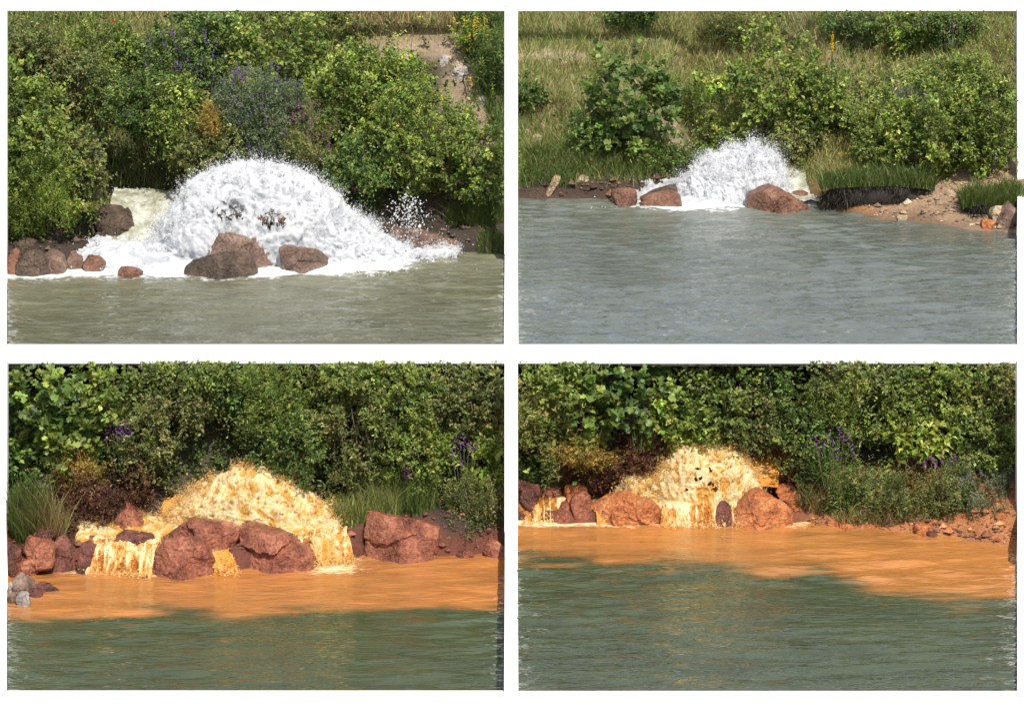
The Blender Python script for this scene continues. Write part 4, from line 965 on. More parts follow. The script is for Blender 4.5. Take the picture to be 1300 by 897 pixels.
# ---- upper left slope
U = dict()
shrub('large bright green bush at the left edge above the shore rocks', 52, 190, 72, 92, 98.9, 'mid', 'green', 1.3)
shrub('lime leaved bush in the upper left corner over the rocks', 18, 130, 42, 66, 99.3, 'broad', 'lime', 1.0)
shrub('fresh green feathery bush low at the left edge', 40, 238, 48, 44, 98.2, 'twiggy', 'lime', .8, cover=1.6, mode='up')
shrub('bush tip with yellow green leaves overhanging the dark hollow', 112, 205, 26, 62, 98.9, 'mid', 'olive', .7)
shrub('dark leafy bush roofing the hollow behind the white surge', 185, 128, 62, 42, 101.4, 'fine', 'deep', 1.2)
shrub('small leaved bush hanging over the right of the hollow', 222, 150, 40, 52, 100.8, 'fine', 'green', .9, mode='hang')
shrub('leafy bush above the crest of the white surge', 262, 182, 44, 42, 100.5, 'fine', 'olive', .9)
shrub('purple flowered bush above the middle of the white surge', 330, 150, 66, 62, 101.0, 'twiggy', 'grey', 1.1, cover=1.9, petals=((.16, .09, .24), 70))
shrub('purple flowered bush higher up behind the orange dry plant', 232, 82, 52, 42, 102.6, 'fine', 'deep', 1.0, petals=((.16, .10, .24), 60))
shrub('reddish purple tinted bush right of the purple flowers', 392, 178, 38, 40, 100.6, 'twiggy', 'olive', .9, cover=2.0, petals=((.25, .11, .17), 45))
shrub('broad leaved green bush at the top middle of the slope', 352, 62, 74, 58, 103.0, 'broad', 'green', 1.4)
shrub('tall dark bush left of the top middle bush', 262, 40, 60, 42, 103.8, 'mid', 'deep', 1.3)
shrub('green bush in the middle of the right slope', 452, 120, 66, 68, 101.8, 'mid', 'green', 1.4)
shrub('lime tipped bush on the crest below the dry field', 498, 96, 50, 34, 102.4, 'mid', 'lime', 1.0)
shrub('big round bush sweeping down the right slope', 528, 172, 72, 66, 100.6, 'fine', 'green', 1.4)
shrub('bush at the right edge below the rocky trail', 606, 196, 46, 54, 100.2, 'mid', 'green', 1.1)
shrub('low bush hanging over the dark bank right of the white surge', 455, 210, 52, 36, 100.0, 'fine', 'deep', .9, mode='hang')
shrub('yellow flowering bush beside the path near the top right', 596, 44, 24, 22, 104.4, 'fine', 'lime', .6, petals=((.55, .40, .04), 30))
shrub('grassy dark bush at the top right corner', 626, 72, 26, 46, 103.4, 'willow', 'deep', .8, mode='up')
shrub('dusky bush in the upper left grass behind the lime bush', 96, 92, 46, 36, 101.6, 'fine', 'olive', 1.0)
shrub('leafy bush at the top left below the poppies', 140, 60, 52, 34, 103.0, 'fine', 'green', 1.0)
shrub('bush filling the top left corner of the slope', 30, 60, 52, 40, 101.8, 'fine', 'olive', 1.0)
shrub('orange brown dried plant above the white surge', 267, 148, 9, 22, 99.9, 'twiggy', 'gold', .25, name='dried_plant', cat='plant', cover=2.2)
# ---- upper right slope
def sh(label, cx, cyb, rx, h, style, pal, z0=6.0, **k):
    q = on_slope(terr_TR, cx, cyb, z0); return shrub(label, cx, cyb - h / 2, rx, h / 2, q[1], style, pal, ztop=zat(17, min(q[1], 113.3) - .5), **k)
sh('large dark green tree-like bush left on the far meadow slope', 800, 196, 62, 138, 'maple', 'deep', depth=1.3, trunk=.15, cat='tree', name='small_tree')
sh('low shoot bush at the left foot of the dark tree-like bush', 758, 196, 36, 52, 'fine', 'deep', depth=.7)
sh('biggest bush of the far slope, right above the white water', 982, 202, 76, 162, 'broad', 'green', depth=1.3, trunk=.15, cat='tree', name='small_tree')
sh('bush at the right shoulder of the biggest far bush', 1044, 172, 48, 92, 'mid', 'green', depth=1.1)
sh('round bush overhanging the pale outflow channel', 1010, 208, 34, 58, 'fine', 'olive', depth=.9, mode='hang')
sh('bush low on the left of the far white surge', 912, 196, 30, 46, 'mid', 'green', depth=.8)
sh('dense bush right of the orange gully', 1130, 218, 52, 105, 'fine', 'green', depth=1.2)
sh('wide dense bush in the middle of the right far bank', 1195, 222, 62, 108, 'mid', 'green', depth=1.3)
sh('dense bush at the right edge of the far bank', 1246, 216, 40, 122, 'mid', 'green', depth=1.3)
sh('yellowish bush above the orange gully', 1100, 172, 42, 62, 'fine', 'olive', depth=.9)
sh('grey purple tinted bush at the top of the orange gully', 1148, 178, 34, 62, 'twiggy', 'grey', depth=.8, cover=1.8, petals=((.14, .09, .19), 40))
sh('leafy bush high on the right far bank', 1218, 130, 50, 66, 'fine', 'green', depth=1.1)
sh('low bushes below the little tree at the top', 1150, 128, 56, 40, 'fine', 'meadow', depth=.9)
sh('little round-headed tree on a thin trunk near the top right', 1150, 62, 30, 62, 'mid', 'green', depth=.8, trunk=.75, cat='tree', name='small_tree')
sh('dark bush in the top row left of the little tree', 1085, 52, 42, 48, 'fine', 'dim', depth=.9)
sh('dark bush in the top row right of the little tree', 1205, 52, 42, 50, 'fine', 'dim', depth=.9, petals=((.35, .14, .32), 12))
sh('dark green bush cut by the top edge behind the dry meadow', 806, 32, 40, 40, 'fine', 'deep', depth=.9)
sh('brownish bush at the top edge left of the biggest far bush', 930, 50, 40, 44, 'twiggy', 'olive', depth=.8, cover=1.6)
sh('lime bush on the slope between the two biggest far bushes', 902, 122, 28, 34, 'broad', 'lime', depth=.6)
sh('low bush in the grass right of the dark tree-like bush', 862, 150, 36, 58, 'twiggy', 'green', depth=.7, cover=1.6, mode='up')
sh('dark weedy bush at the left edge of the far slope', 676, 142, 22, 52, 'mid', 'deep', depth=.6)
sh('leafy weeds on the left shore below the dark tree-like bush', 846, 214, 46, 36, 'fine', 'grassy', depth=.6, mode='up')
# ---- lower left bank (under the border)
def lo(label, cx, cy, rx, ry, Y, style, pal, **k): return shrub(label, cx, cy, rx, ry, Y - (.45 if Y > 86.75 else 0), style, pal, ztop=ZT, **k)
lo('large leaved maple-like bush in the upper corner of the left amber scene', 52, 496, 60, 52, 87.0, 'maple', 'deep', depth=.8, var=.34)
lo('large leaved bush below the corner bush, above the tall grass', 88, 552, 52, 46, 86.7, 'maple', 'green', depth=.8)
lo('leafy bush at the left edge above the tall grass', 18, 566, 34, 42, 86.6, 'broad', 'deep', depth=.7)
lo('pale tipped broad leaved bush at the top left of the coping', 140, 490, 54, 46, 87.2, 'broad', 'green', depth=.8)
lo('small leaved bush left of the dark amber hollow', 190, 545, 36, 62, 86.9, 'fine', 'olive', depth=.7)
lo('trailing bush hanging over the dark amber hollow', 232, 500, 52, 48, 87.3, 'fine', 'olive', depth=.8, mode='hang')
lo('dark bush above the crest of the amber surge', 304, 502, 46, 46, 87.5, 'fine', 'deep', depth=.8, mode='hang')
lo('dense bush with upright shoots above the amber surge', 362, 500, 56, 56, 87.2, 'willow', 'green', depth=.8, mode='up')
lo('dense bush right of the amber surge crest', 372, 570, 50, 56, 87.0, 'fine', 'deep', depth=.8)
lo('olive bush with arching twigs in the middle right', 446, 540, 58, 72, 87.1, 'fine', 'olive', depth=.8)
lo('dense bush under the coping, second from the lower middle pillar', 510, 495, 58, 50, 87.2, 'fine', 'green', depth=.8)
lo('dusty green bush beside the lower middle pillar', 596, 500, 58, 56, 87.1, 'fine', 'olive', depth=.8)
lo('leafy bush above the squared red block', 532, 570, 50, 52, 86.9, 'fine', 'green', depth=.7)
lo('pale broad leaved bush low beside the lower middle pillar', 618, 580, 32, 46, 86.6, 'broad', 'lime', depth=.6)
lo('weedy bush with hanging stems right of the squared block', 606, 640, 42, 50, 86.2, 'twiggy', 'olive', depth=.6, cover=1.9, mode='up')
lo('reddish brown dry brush left of the pointed maroon boulder', 118, 634, 46, 38, 86.1, 'twiggy', 'rusty', depth=.6, cover=2.3)
lo('rust stained brush around the pointed maroon boulder', 172, 612, 34, 40, 86.6, 'twiggy', 'rusty', depth=.6, cover=1.8)
lo('dark dry brush above the left shore heap', 84, 668, 50, 22, 85.6, 'twiggy', 'rusty', depth=.5, cover=2.0)
lo('yellow brown weed clump above the reddish brush', 104, 598, 34, 28, 86.2, 'twiggy', 'gold', depth=.5, cover=1.3)
# ---- lower right bank
lo('large leaved dark bush at the top left of the cream scene', 790, 490, 62, 50, 87.7, 'maple', 'deep', depth=.9, var=.32)
lo('large leaved bush over the left grass slope', 742, 520, 44, 58, 87.4, 'maple', 'green', depth=.8)
lo('bright leaved bush above the left of the cream surge', 846, 535, 38, 44, 87.6, 'broad', 'lime', depth=.7)
lo('dense bush straight above the cream surge', 905, 505, 60, 60, 87.9, 'mid', 'green', depth=.9)
lo('bush with brown twigs above the orange inflow', 962, 530, 44, 52, 87.8, 'fine', 'olive', depth=.8)
lo('dark shaded bush right of the orange inflow', 1000, 500, 46, 60, 87.9, 'fine', 'deep', depth=.8)
lo('plumed willowy bush under the coping right of the cream surge', 1064, 498, 46, 52, 87.6, 'willow', 'green', depth=.8, mode='up')
lo('dense bush under the coping in the middle right of the cream scene', 1130, 500, 56, 56, 87.6, 'fine', 'green', depth=.9)
lo('dense green bush under the coping, second from the right end', 1206, 500, 58, 58, 87.6, 'fine', 'green', depth=.9)
lo('dense green bush under the coping at the right end', 1272, 510, 48, 70, 87.4, 'fine', 'olive', depth=.9)
lo('dark bush behind the purple spikes right of the surge', 1032, 560, 44, 40, 87.3, 'fine', 'deep', depth=.7)
lo('pale lime broad leaved plants amid the right bank bushes', 1168, 560, 52, 30, 86.9, 'broad', 'lime', depth=.5)
lo('bush at the right end above the clay shore', 1262, 570, 44, 42, 86.8, 'fine', 'green', depth=.7)
lo('rust brown brush left of the cream surge', 806, 574, 40, 40, 87.6, 'twiggy', 'rusty', depth=.6, cover=2.3)
lo('rust brown brush trailing to the left over the boulders', 744, 594, 46, 20, 87.7, 'twiggy', 'rusty', depth=.5, cover=2.0)
lo('gold tinged weeds in front of the left large leaved bush', 745, 572, 40, 20, 87.0, 'twiggy', 'gold', depth=.4, cover=1.2)
lo('leafy bush at the left above the light green grass', 692, 556, 34, 28, 87.6, 'broad', 'green', depth=.5)
lo('reddish soil brush beside the orange bank rock', 1014, 588, 14, 18, 87.4, 'twiggy', 'rusty', depth=.3, cover=1.2)
lo('bright weedy clump, left part of the right shore weeds', 1068, 618, 48, 44, 86.5, 'willow', 'grassy', depth=.7, mode='up', cover=1.2)
lo('olive weed clump in the middle of the right shore weeds', 1130, 622, 52, 40, 86.3, 'willow', 'olive', depth=.7, mode='up', cover=1.3)
lo('dusty weed clump right of the middle shore weeds', 1194, 622, 50, 40, 86.1, 'twiggy', 'olive', depth=.7, mode='up', cover=2.4)
lo('greyish weed clump at the right end of the shore', 1256, 622, 44, 36, 85.9, 'twiggy', 'grey', depth=.7, mode='up', cover=2.4)

lo('olive grassy clump on the slope beside the lower middle pillar', 688, 515, 40, 62, 87.4, 'willow', 'meadow', depth=.6, mode='up', cover=1.2)
lo('light green grassy clump above the left boulders of the cream scene', 688, 586, 36, 22, 87.7, 'willow', 'grassy', depth=.4, mode='up', cover=1.2)
lo('bush high under the coping left of the bright leaved bush', 716, 478, 40, 34, 87.2, 'mid', 'green', depth=.6)
lo('bush high under the coping above the amber hollow', 236, 470, 60, 26, 87.2, 'fine', 'green', depth=.7)
lo('bush high under the coping above the olive twigs', 440, 478, 56, 30, 87.2, 'fine', 'green', depth=.7)
lo('bush high under the coping above the plumed bush', 1080, 474, 70, 26, 87.4, 'fine', 'olive', depth=.7)

# ---- ground cover of leafy sprigs hiding the soil (uncountable)
def cover(name, label, fn, x0, x1, y0, y1, n, pal, mask, style='fine', seed=1, ztop=None, up=.8):
    rs = np.random.RandomState(seed); st = STY[style]
    x = rs.uniform(x0, x1, n); y = rs.uniform(y0, y1, n); z = fn(x, y); k = mask(x, y, z) > rs.rand(n)
    if ztop: k &= z < ztop - .45
    x, y, z = x[k], y[k], z[k]; b = np.stack([x, y, z - .03], -1)
    d = unit(np.array([0, -.35, up]) + rs.normal(size=b.shape) * .4)
    v, f, c = sprigs(b, d, st['sl'] * np.exp(rs.normal(0, .25, len(b))), st['per'], st['leaf'], pal, rs, st['kind'])
    o = obj(name, mesh_np(name, v, f, M['leaf'], c)); return tag(o, label, 'ground cover', kind='stuff')
def m_TL(x, y, z):
    px = pxa(x, y, z)
    k = sstep(5.4, 6.2, z) * (1 - .9 * sstep(103.9, 104.6, y) * sstep(440, 480, px))
    k *= 1 - .93 * sstep(540, 565, px) * sstep(101.4, 101.9, y); return k * (1 - np.exp(-((px - 185) / 55) ** 2) * (1 - sstep(7.0, 7.4, z)))
cover('ground_cover', 'low leafy undergrowth between the bushes of the upper left slope', terr_TL, -15.5, -.2, 98, 106.5, 7500, 'green', m_TL, 'fine', 1)
cover('ground_cover', 'paler leafy growth filling the upper left slope', terr_TL, -15.5, -.2, 98.5, 106.5, 4200, 'olive', m_TL, 'mid', 11)
def m_TR(x, y, z):
    px = pxa(x, y, z); return sstep(1000, 1090, px) * sstep(5.7, 6.2, z) * (1 - sstep(8.2, 8.8, z)) + .25 * sstep(4.95, 5.2, z) * (1 - sstep(7, 8, z)) * (1 - sstep(880, 1000, px)) * sstep(0, .5, n2(x, y, .8, 99) + .2)
cover('ground_cover', 'low leafy undergrowth on the right of the far slope', terr_TR, .2, 16, 104.5, 116, 5200, 'green', m_TR, 'fine', 2)
cover('ground_cover', 'undergrowth on the bank behind the amber surge', terr_BL, -13.2, -.2, 86.0, 89, 2600, 'deep', lambda x, y, z: sstep(1.0, 1.5, z) * (1 - .25 * np.exp(-((pxa(x, y, z) - 255) / 30) ** 2)), 'fine', 3, ZT)
cover('ground_cover', 'undergrowth on the bank behind the cream surge', terr_BR, .2, 13.2, 86.0, 89, 2600, 'green', lambda x, y, z: sstep(1.6, 2.1, z) * (1 - .9 * np.exp(-((pxa(x, y, z) - 965) / 35) ** 2)), 'fine', 4, ZT)

# ---- grass
def grass(name, label, fn, pts, h, pal, seed, lean=.35, wdt=.012, ztop=None, flop=(0, -.15)):
    rs = np.random.RandomState(seed); x, y = pts; n = len(x); z = fn(x, y) - .02
    H = h * np.exp(rs.normal(0, .3, n)); b = np.stack([x, y, z], -1)
    d = np.stack([rs.normal(0, lean, n) + flop[0], rs.normal(0, lean, n) + flop[1], np.ones(n)], -1)
    a = rs.uniform(0, math.pi, n); s = np.stack([np.cos(a), np.sin(a) * .6, a * 0], -1) * (wdt * np.exp(rs.normal(0, .2, n)))[:, None]
    mid = b + d * (H * .55)[:, None]; tip = b + d * np.stack([H * 1.25, H * 1.25, H * .95], -1)
    v = np.stack([b - s, b + s, mid + s * .7, mid - s * .7, tip], 1).reshape(-1, 3)
    f = np.array([[0, 1, 2], [0, 2, 3], [3, 2, 4]]); f = (f[None] + 5 * np.arange(n)[:, None, None]).reshape(-1, 3)
    c = np.repeat(pick(pal, n, rs, .25), 5, 0)
    o = obj(name, mesh_np(name, v, f, M['grass'], c)); return tag(o, label, 'grass', kind='stuff')
def scatter(fn, n, x0, x1, y0, y1, mask, seed):
    rs = np.random.RandomState(seed); x = rs.uniform(x0, x1, n); y = rs.uniform(y0, y1, n); k = mask(x, y, fn(x, y)) > rs.rand(n); return x[k], y[k]
grass('meadow_grass', 'dry straw and green meadow grass over the far slope', terr_TR, scatter(terr_TR, 52000, .2, 16, 107.2, 118, lambda x, y, z: sstep(4.9, 5.2, z) * (1 - .95 * sstep(1090, 1130, pxa(x, y, z)) * (1 - sstep(5.6, 6.0, z))) * (1 - .8 * np.exp(-((y - 113.3) / .3) ** 2) * (pxa(x, y, z) < 745)) * (.2 + .6 * sstep(-.1, .4, n2(x, y, .9, 91))) * (1 - .97 * np.exp(-(((pxa(x, y, z) - 862) + (y - 109.5) * 14) / 34) ** 2) * sstep(107.8, 108.2, y) * (1 - sstep(111, 112, y))), 5), .34, 'straw', 6)
grass('meadow_grass', 'green meadow grass among the straw on the far slope', terr_TR, scatter(terr_TR, 58000, .2, 16, 106.8, 118, lambda x, y, z: sstep(4.8, 5.1, z) * (1 - .95 * sstep(1090, 1130, pxa(x, y, z)) * (1 - sstep(5.6, 6.0, z))) * (.35 + .65 * sstep(-.1, .4, n2(x, y, .6, 92) + .35 - .2 * sstep(5.5, 7, z))) * (1 - .97 * np.exp(-(((pxa(x, y, z) - 862) + (y - 109.5) * 14) / 34) ** 2) * sstep(107.8, 108.2, y) * (1 - sstep(111, 112, y))) * (1 - .8 * np.exp(-((y - 113.3) / .3) ** 2) * (pxa(x, y, z) < 745)), 7), .32, 'meadow', 8)
grass('shore_grass', 'long fresh green grass along the left far shore', terr_TR, scatter(terr_TR, 14000, .2, 7, 106.6, 109, lambda x, y, z: sstep(4.6, 4.9, z) * (1 - sstep(5.5, 6.1, z)) * (1 - .9 * sstep(715, 740, pxa(x, y, z)) * (1 - sstep(4.95, 5.1, z))), 9), .40, 'grassy', 10, .45, .014)
grass('meadow_grass', 'dry grass of the field at the top of the upper left slope', terr_TL, scatter(terr_TL, 12000, -8, -.2, 104.6, 110, lambda x, y, z: .15 + .85 * sstep(104.95, 105.15, y) * sstep(430, 480, pxa(x, y, z)), 11), .35, 'straw', 12)
grass('meadow_grass', 'green grass along the top left of the upper slope', terr_TL, scatter(terr_TL, 16000, -15.5, -5, 101.5, 108, lambda x, y, z: .8 + 0 * x, 13), .55, 'meadow', 14)
grass('meadow_grass', 'dark grass at the right end above the rocky trail', terr_TL, scatter(terr_TL, 9000, -2.2, -.2, 100.5, 106, lambda x, y, z: (pxa(x, y, z) + (104.6 - y) * -14 > 596) * 1.0, 15), .5, 'deep', 16)
def tuft_area(name, label, fn, cx, cy, rx, zc, n, h, pal, seed, ry=.5, lean=.35, flop=(0, -.35), wdt=.013):
    q = on_slope(fn, cx, cy, zc); rs = np.random.RandomState(seed); s = scl(cx, cy, q[1])
    r = np.sqrt(rs.rand(n)); a = rs.rand(n) * 6.283; return grass(name, label, fn, (q[0] + rx / s * r * np.cos(a), q[1] + ry * r * np.sin(a)), h, pal, seed + 1, lean, wdt, None, flop)
tuft_area('grass_tuft', 'bright grass on the bank right of the white surge', terr_TL, 606, 276, 40, 5.2, 2200, .34, 'grassy', 17, .28)
tuft_area('grass_tuft', 'little grass tuft on the dark bank beside the white surge', terr_TL, 462, 266, 22, 5.2, 900, .40, 'grassy', 19, .4)
tuft_area('grass_tuft', 'grass strip at the waterline by the upper middle pillar', terr_TL, 624, 316, 18, 4.6, 500, .22, 'grassy', 21, .3)
tuft_area('grass_tuft', 'dim grass under the left bush above the shore rocks', terr_TL, 30, 288, 34, 5.2, 1400, .35, 'green', 23, .4)
tuft_area('grass_tuft', 'bright grass at the right edge of the beach', terr_TR, 1278, 254, 22, 5.0, 1100, .45, 'grassy', 25, .6)
tuft_area('grass_tuft', 'tall green grass at the left edge of the amber scene', terr_BL, 40, 672, 26, .8, 1500, .85, 'grassy', 27, .5, .18)
tuft_area('grass_tuft', 'straw coloured drooping grass beside the tall green grass', terr_BL, 58, 678, 24, .8, 900, .8, 'straw', 29, .4, .25)
tuft_area('grass_tuft', 'yellow green weeds on the bank right of the amber surge', terr_BL, 470, 648, 56, 1.0, 3200, .55, 'meadow', 31, .45, .25, (0, -.1))
tuft_area('grass_tuft', 'fresh grass below the purple spike right of the surge', terr_BL, 530, 640, 24, 1.1, 900, .6, 'grassy', 33, .3, .2, (0, -.1))
tuft_area('grass_tuft', 'light green grass slope at the left of the cream scene', terr_BR, 690, 606, 40, 1.9, 2600, .42, 'grassy', 35, .5)
tuft_area('grass_tuft', 'olive grass on the slope under the left end of coping', terr_BR, 690, 520, 44, 3.0, 2600, .5, 'meadow', 37, .6)
tuft_area('grass_tuft', 'dry drooping grass beside the big rounded boulder', terr_BR, 1040, 640, 24, 1.2, 900, .55, 'straw', 39, .4, .25)
tuft_area('grass_tuft', 'straw grass fringing the clay shore under the weeds', terr_BR, 1130, 656, 74, 1.1, 1700, .3, 'straw', 41, .3)
# grass tussock with dark overhanging roots on the far shore
def tussock(label, x0, x1, ytop, ybot, seed, Y):
    rs = np.random.RandomState(seed); c = np.array(hp((x0 + x1) / 2, ybot, Y)); s = scl((x0 + x1) / 2, ybot, Y); Wd = (x1 - x0) / 2 / s; Hh = (ybot - ytop) / s
    root = thing('grass_tussock', c, label, 'tussock')
    V, F = ICO[4]; v = V * np.array([Wd * .95, .6, Hh * .42]); v = v * (1 + .12 * fbm(V * 3, 4, seed))[:, None]; v[:, 2] += Hh * .42; v[:, 1] += .5
    obj('root_mass', mesh_np('root_mass', v, F, M['soil'], (.03, .022, .016), True), root)
    n = 5200; x = rs.uniform(-1, 1, n); y = rs.uniform(-.9, .6, n); z = Hh * (.62 + .18 * np.sqrt(np.maximum(0, 1 - x * x)) * (1 - .3 * y * y)); front = rs.rand(n) < .45
    b = np.stack([x * Wd, .5 + y * .62, z], -1); b[front, 1] = -.08 + rs.uniform(-.05, .08, front.sum()); b[front, 2] = Hh * rs.uniform(.15, .85, front.sum()) * (.55 + .45 * np.sqrt(np.maximum(0, 1 - x[front] ** 2))); b[front, 1] += .45 * x[front] ** 2 + .2 * vnoise(np.stack([x[front] * 5, b[front, 2] * 3, x[front] * 0], -1), seed)
    d = np.stack([rs.normal(0, .3, n), rs.normal(-.25, .3, n), np.ones(n)], -1); d[front] = np.stack([rs.normal(0, .3, front.sum()), rs.uniform(-.6, 0, front.sum()), rs.uniform(-1, .35, front.sum())], -1)
    H = np.where(front, .28, .42) * np.exp(rs.normal(0, .3, n)); a = rs.uniform(0, 3.14, n); sd = np.stack([np.cos(a), np.sin(a) * .5, a * 0], -1) * .013
    mid = b + d * (H * .55)[:, None]; tip = b + d * np.stack([H * 1.2, H * 1.2, H * .9], -1); vv = np.stack([b - sd, b + sd, mid + sd * .7, mid - sd * .7, tip], 1).reshape(-1, 3)
    f = np.array([[0, 1, 2], [0, 2, 3], [3, 2, 4]]); f = (f[None] + 5 * np.arange(n)[:, None, None]).reshape(-1, 3)
    col = pick('grassy', n, rs); col[front] = np.array((.030, .026, .018)) * np.exp(rs.normal(0, .3, (front.sum(), 1)))
    o = obj('grass_blades', mesh_np('grass_blades', vv, f, M['grass'], np.repeat(col, 5, 0)), root); o['kind'] = 'stuff'
tussock('big grass tussock with dark dead fringe at the far waterline', 1042, 1186, 224, 274, 51, 105.2)
tussock('small dark tussock beside the pale boulders on the beach', 1222, 1262, 252, 288, 52, 103.6)

# ---- flowering stems
def spikes(label, pts, Y, pcol, seed, h=.30, zdrop=.7, name='flowering_plant', cat='flower', blos=(.20, 14)):
    """one clump: pts are the flower-head bearings"""
    rs = np.random.RandomState(seed); P = np.array([hp(a, b, Y + rs.uniform(-.12, .12)) for a, b in pts]); base = np.array([P[:, 0].mean(), Y, P[:, 2].min() - zdrop])
    root = thing(name, base, label, cat); mb = MB()
    for p in P:
        b = np.array([base[0] + (p[0] - base[0]) * .5, p[1], base[2]]); q = p
        r = .009; ring = [k + np.array(o_) * r - base for k in (b, q) for o_ in ((1, 0, 0), (-.5, .87, 0), (-.5, -.87, 0))]
        mb.add(ring, [(0, 1, 4, 3), (1, 2, 5, 4), (2, 0, 3, 5)], (.09, .12, .04))
    obj('stems', mb.mesh('stems', M['grass']), root)
    v, f = flower_spike_cloud(P - base, rs, h, blos[1]); obj('blossom', mesh_np('blossom', v, f, M['petal'], np.array(pcol)[None] * np.ones((len(v), 1))), root)
PUR = (.26, .09, .36)
spikes('purple flower spikes above the reddish brush by the amber hollow', [(141, 553), (148, 549), (154, 551), (158, 556), (163, 560), (166, 553), (135, 560), (151, 562), (160, 545)], 86.0, PUR, 61)
spikes('single bright purple flower spike right of the amber surge', [(517, 604), (514, 610), (520, 609)], 86.0, (.40, .08, .42), 62)
spikes('purple flower spikes left of the pale bush by the pillar', [(578, 568), (584, 575), (589, 566), (594, 578), (575, 584), (600, 584), (586, 592), (604, 574)], 86.0, PUR, 63)
spikes('purple flower spikes above the brush beside the cream surge', [(804, 530), (808, 524), (812, 531), (817, 527), (801, 538), (815, 538), (822, 535)], 86.6, PUR, 64)
spikes('tall purple flower spikes at the left of the right shore weeds', [(1036, 566), (1046, 570), (1054, 560), (1058, 574), (1066, 556), (1070, 562), (1078, 566), (1040, 582), (1083, 578), (1062, 582)], 86.0, PUR, 65)
spikes('purple flower spikes in the middle of the right shore weeds', [(1182, 588), (1188, 592), (1196, 588), (1206, 592), (1211, 586), (1174, 594)], 85.8, PUR, 66, .2)
spikes('purple blossoms low on the right shore weeds', [(1228, 606), (1236, 612), (1222, 612), (1245, 604)], 85.6, (.28, .13, .30), 67, .15)
q = on_slope(terr_TR, 1056, 100, 6.5)
spikes('tall yellow mullein spike beside the biggest far bush', [(1056, 72), (1057, 66), (1056, 58), (1057, 52)], q[1] - .9, (.72, .50, .02), 68, .28, .8, 'mullein', 'flower', (.2, 26))
spikes('red poppies in the grass at the top left', [(134, 28), (143, 27), (145, 30), (52, 33), (131, 31)], 103.4, (.55, .05, .02), 69, .05, .4, 'poppies', 'flower', (.05, 8))
spikes('yellow blossoms in the grass left of the purple bush', [(86, 62), (92, 58), (112, 36), (120, 40), (126, 34), (134, 38)], 102.4, (.55, .40, .05), 70, .05, .4, 'wild_flowers', 'flower', (.05, 8))
spikes('yellow flower stalk on the crest at the right of upper left slope', [(597, 104), (598, 110)], 100.9, (.70, .50, .03), 71, .12, .5, 'wild_flowers', 'flower')
spikes('pink thistle heads in the top row of the far meadow', [(1104, 24), (1108, 27), (1106, 48), (1246, 20), (1240, 30)], 113.6, (.45, .14, .40), 72, .06, .5, 'thistles', 'flower', (.05, 10))
def thistle(label, px, pyb, h, seed):
    rs = np.random.RandomState(seed); q = np.array(on_slope(terr_TR, px, pyb, 7.5)); q[1] -= .3; s = scl(px, pyb, q[1]); Hh = h / s
    root = thing('tall_weed', q, label, 'plant'); n = 9
    tips = np.stack([rs.uniform(-.45, .45, n) * Hh, rs.uniform(-.2, .2, n), Hh * rs.uniform(.6, 1.05, n)], -1)
    mb = MB()
    for t in tips:
        for k0, k1, r in ((0, .5, .018), (.5, 1, .012)):
            f = lambda k: np.array([t[0] * k ** 1.6, t[1] * k, t[2] * k])
            ring = [f(k) + np.array(o_) * r for k in (k0, k1) for o_ in ((1, 0, 0), (-.5, .87, 0), (-.5, -.87, 0))]
            mb.add(ring, [(0, 1, 4, 3), (1, 2, 5, 4), (2, 0, 3, 5)], (.16, .20, .09))
    obj('stems', mb.mesh('stems', M['grass']), root)
    b = np.repeat(tips, 2, 0) * rs.uniform(.2, .9, (n * 2, 1)); v, f, c = sprigs(b, rs.normal(size=b.shape) + np.array([0, 0, 1.2]), np.full(len(b), .3), 8, (.12, .02), 'grey', rs)
    obj('leaves', mesh_np('leaves', v, f, M['leaf'], c * 1.4), root)
thistle('tall pale branching weed left of the little tree', 1088, 62, 38, 81)
thistle('tall pale branching weed right of the little tree', 1206, 64, 36, 82)

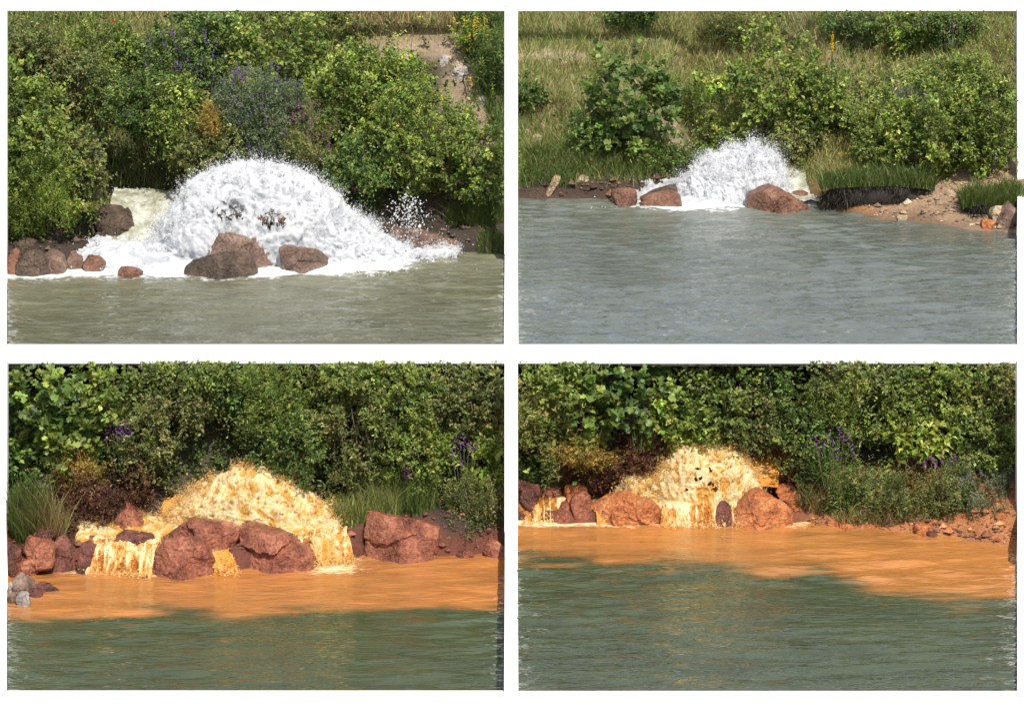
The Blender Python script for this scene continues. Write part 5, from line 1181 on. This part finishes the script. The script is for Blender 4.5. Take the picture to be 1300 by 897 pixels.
# ---- loose pebbles and crumbs of soil on the bare shores (uncountable)
def pebbles(label, fn, x0, x1, y0, y1, n, mask, pal, seed, size=.03):
    x, y = scatter(fn, n, x0, x1, y0, y1, mask, seed); rs = np.random.RandomState(seed); m = len(x); z = fn(x, y)
    S = size * np.exp(rs.normal(0, .55, m))[:, None, None]
    o8 = np.array([(1, 0, 0), (-1, 0, 0), (0, 1, 0), (0, -1, 0), (0, 0, .75), (0, 0, -.6)], float)[None] * rs.uniform(.6, 1.3, (m, 6, 1))
    a = rs.uniform(0, 6.28, m); ca, sa_ = np.cos(a)[:, None], np.sin(a)[:, None]
    v = np.stack([o8[..., 0] * ca - o8[..., 1] * sa_, o8[..., 0] * sa_ + o8[..., 1] * ca, o8[..., 2]], -1) * S + np.stack([x, y, z + .3 * S[:, 0, 0]], -1)[:, None]
    f = np.array([[0, 2, 4], [2, 1, 4], [1, 3, 4], [3, 0, 4], [2, 0, 5], [1, 2, 5], [3, 1, 5], [0, 3, 5]]); f = (f[None] + 6 * np.arange(m)[:, None, None]).reshape(-1, 3)
    P = np.array(pal); c = P[rs.randint(0, len(P), m)] * np.exp(rs.normal(0, .25, (m, 1)))
    o = obj('gravel', mesh_np('gravel', v.reshape(-1, 3), f, M['soil'], np.repeat(c, 6, 0))); return tag(o, label, 'gravel', kind='stuff')
pebbles('orange crumbs and pebbles on the clay shore', terr_BR, 7, 12.4, 83, 87.2, 2600, lambda x, y, z: (z > .62) * (1 - sstep(1.5, 2.0, z)), [(.40, .16, .06), (.30, .10, .04), (.50, .24, .10), (.16, .07, .04)], 91, .035)
pebbles('pale pebbles on the sandy beach', terr_TR, 8.5, 14.5, 101.5, 109, 2200, lambda x, y, z: (z > 4.47) * sstep(1080, 1120, pxa(x, y, z)) * (1 - sstep(5.6, 6.0, z)), [(.45, .34, .22), (.34, .24, .15), (.52, .44, .34), (.22, .14, .09)], 92, .035)
pebbles('rubble along the dark bank of the upper left pool', terr_TL, -13.8, -.3, 97, 101.5, 1500, lambda x, y, z: (z > 4.5) * (1 - sstep(5.3, 5.7, z)), [(.10, .07, .05), (.16, .11, .08), (.06, .045, .03)], 93, .045)
pebbles('rubble along the bank of the left amber pool', terr_BL, -12.2, -.3, 83.8, 86.6, 1300, lambda x, y, z: (z > .05) * (1 - sstep(1.0, 1.4, z)), [(.20, .07, .045), (.12, .045, .03), (.28, .11, .07)], 94, .045)
pebbles('stones strewn along the dark bank left of the far surge', terr_TR, .3, 5.2, 106.8, 108.6, 700, lambda x, y, z: (z > 4.5) * (1 - sstep(4.9, 5.1, z)), [(.14, .08, .05), (.24, .13, .08), (.09, .05, .035)], 95, .045)
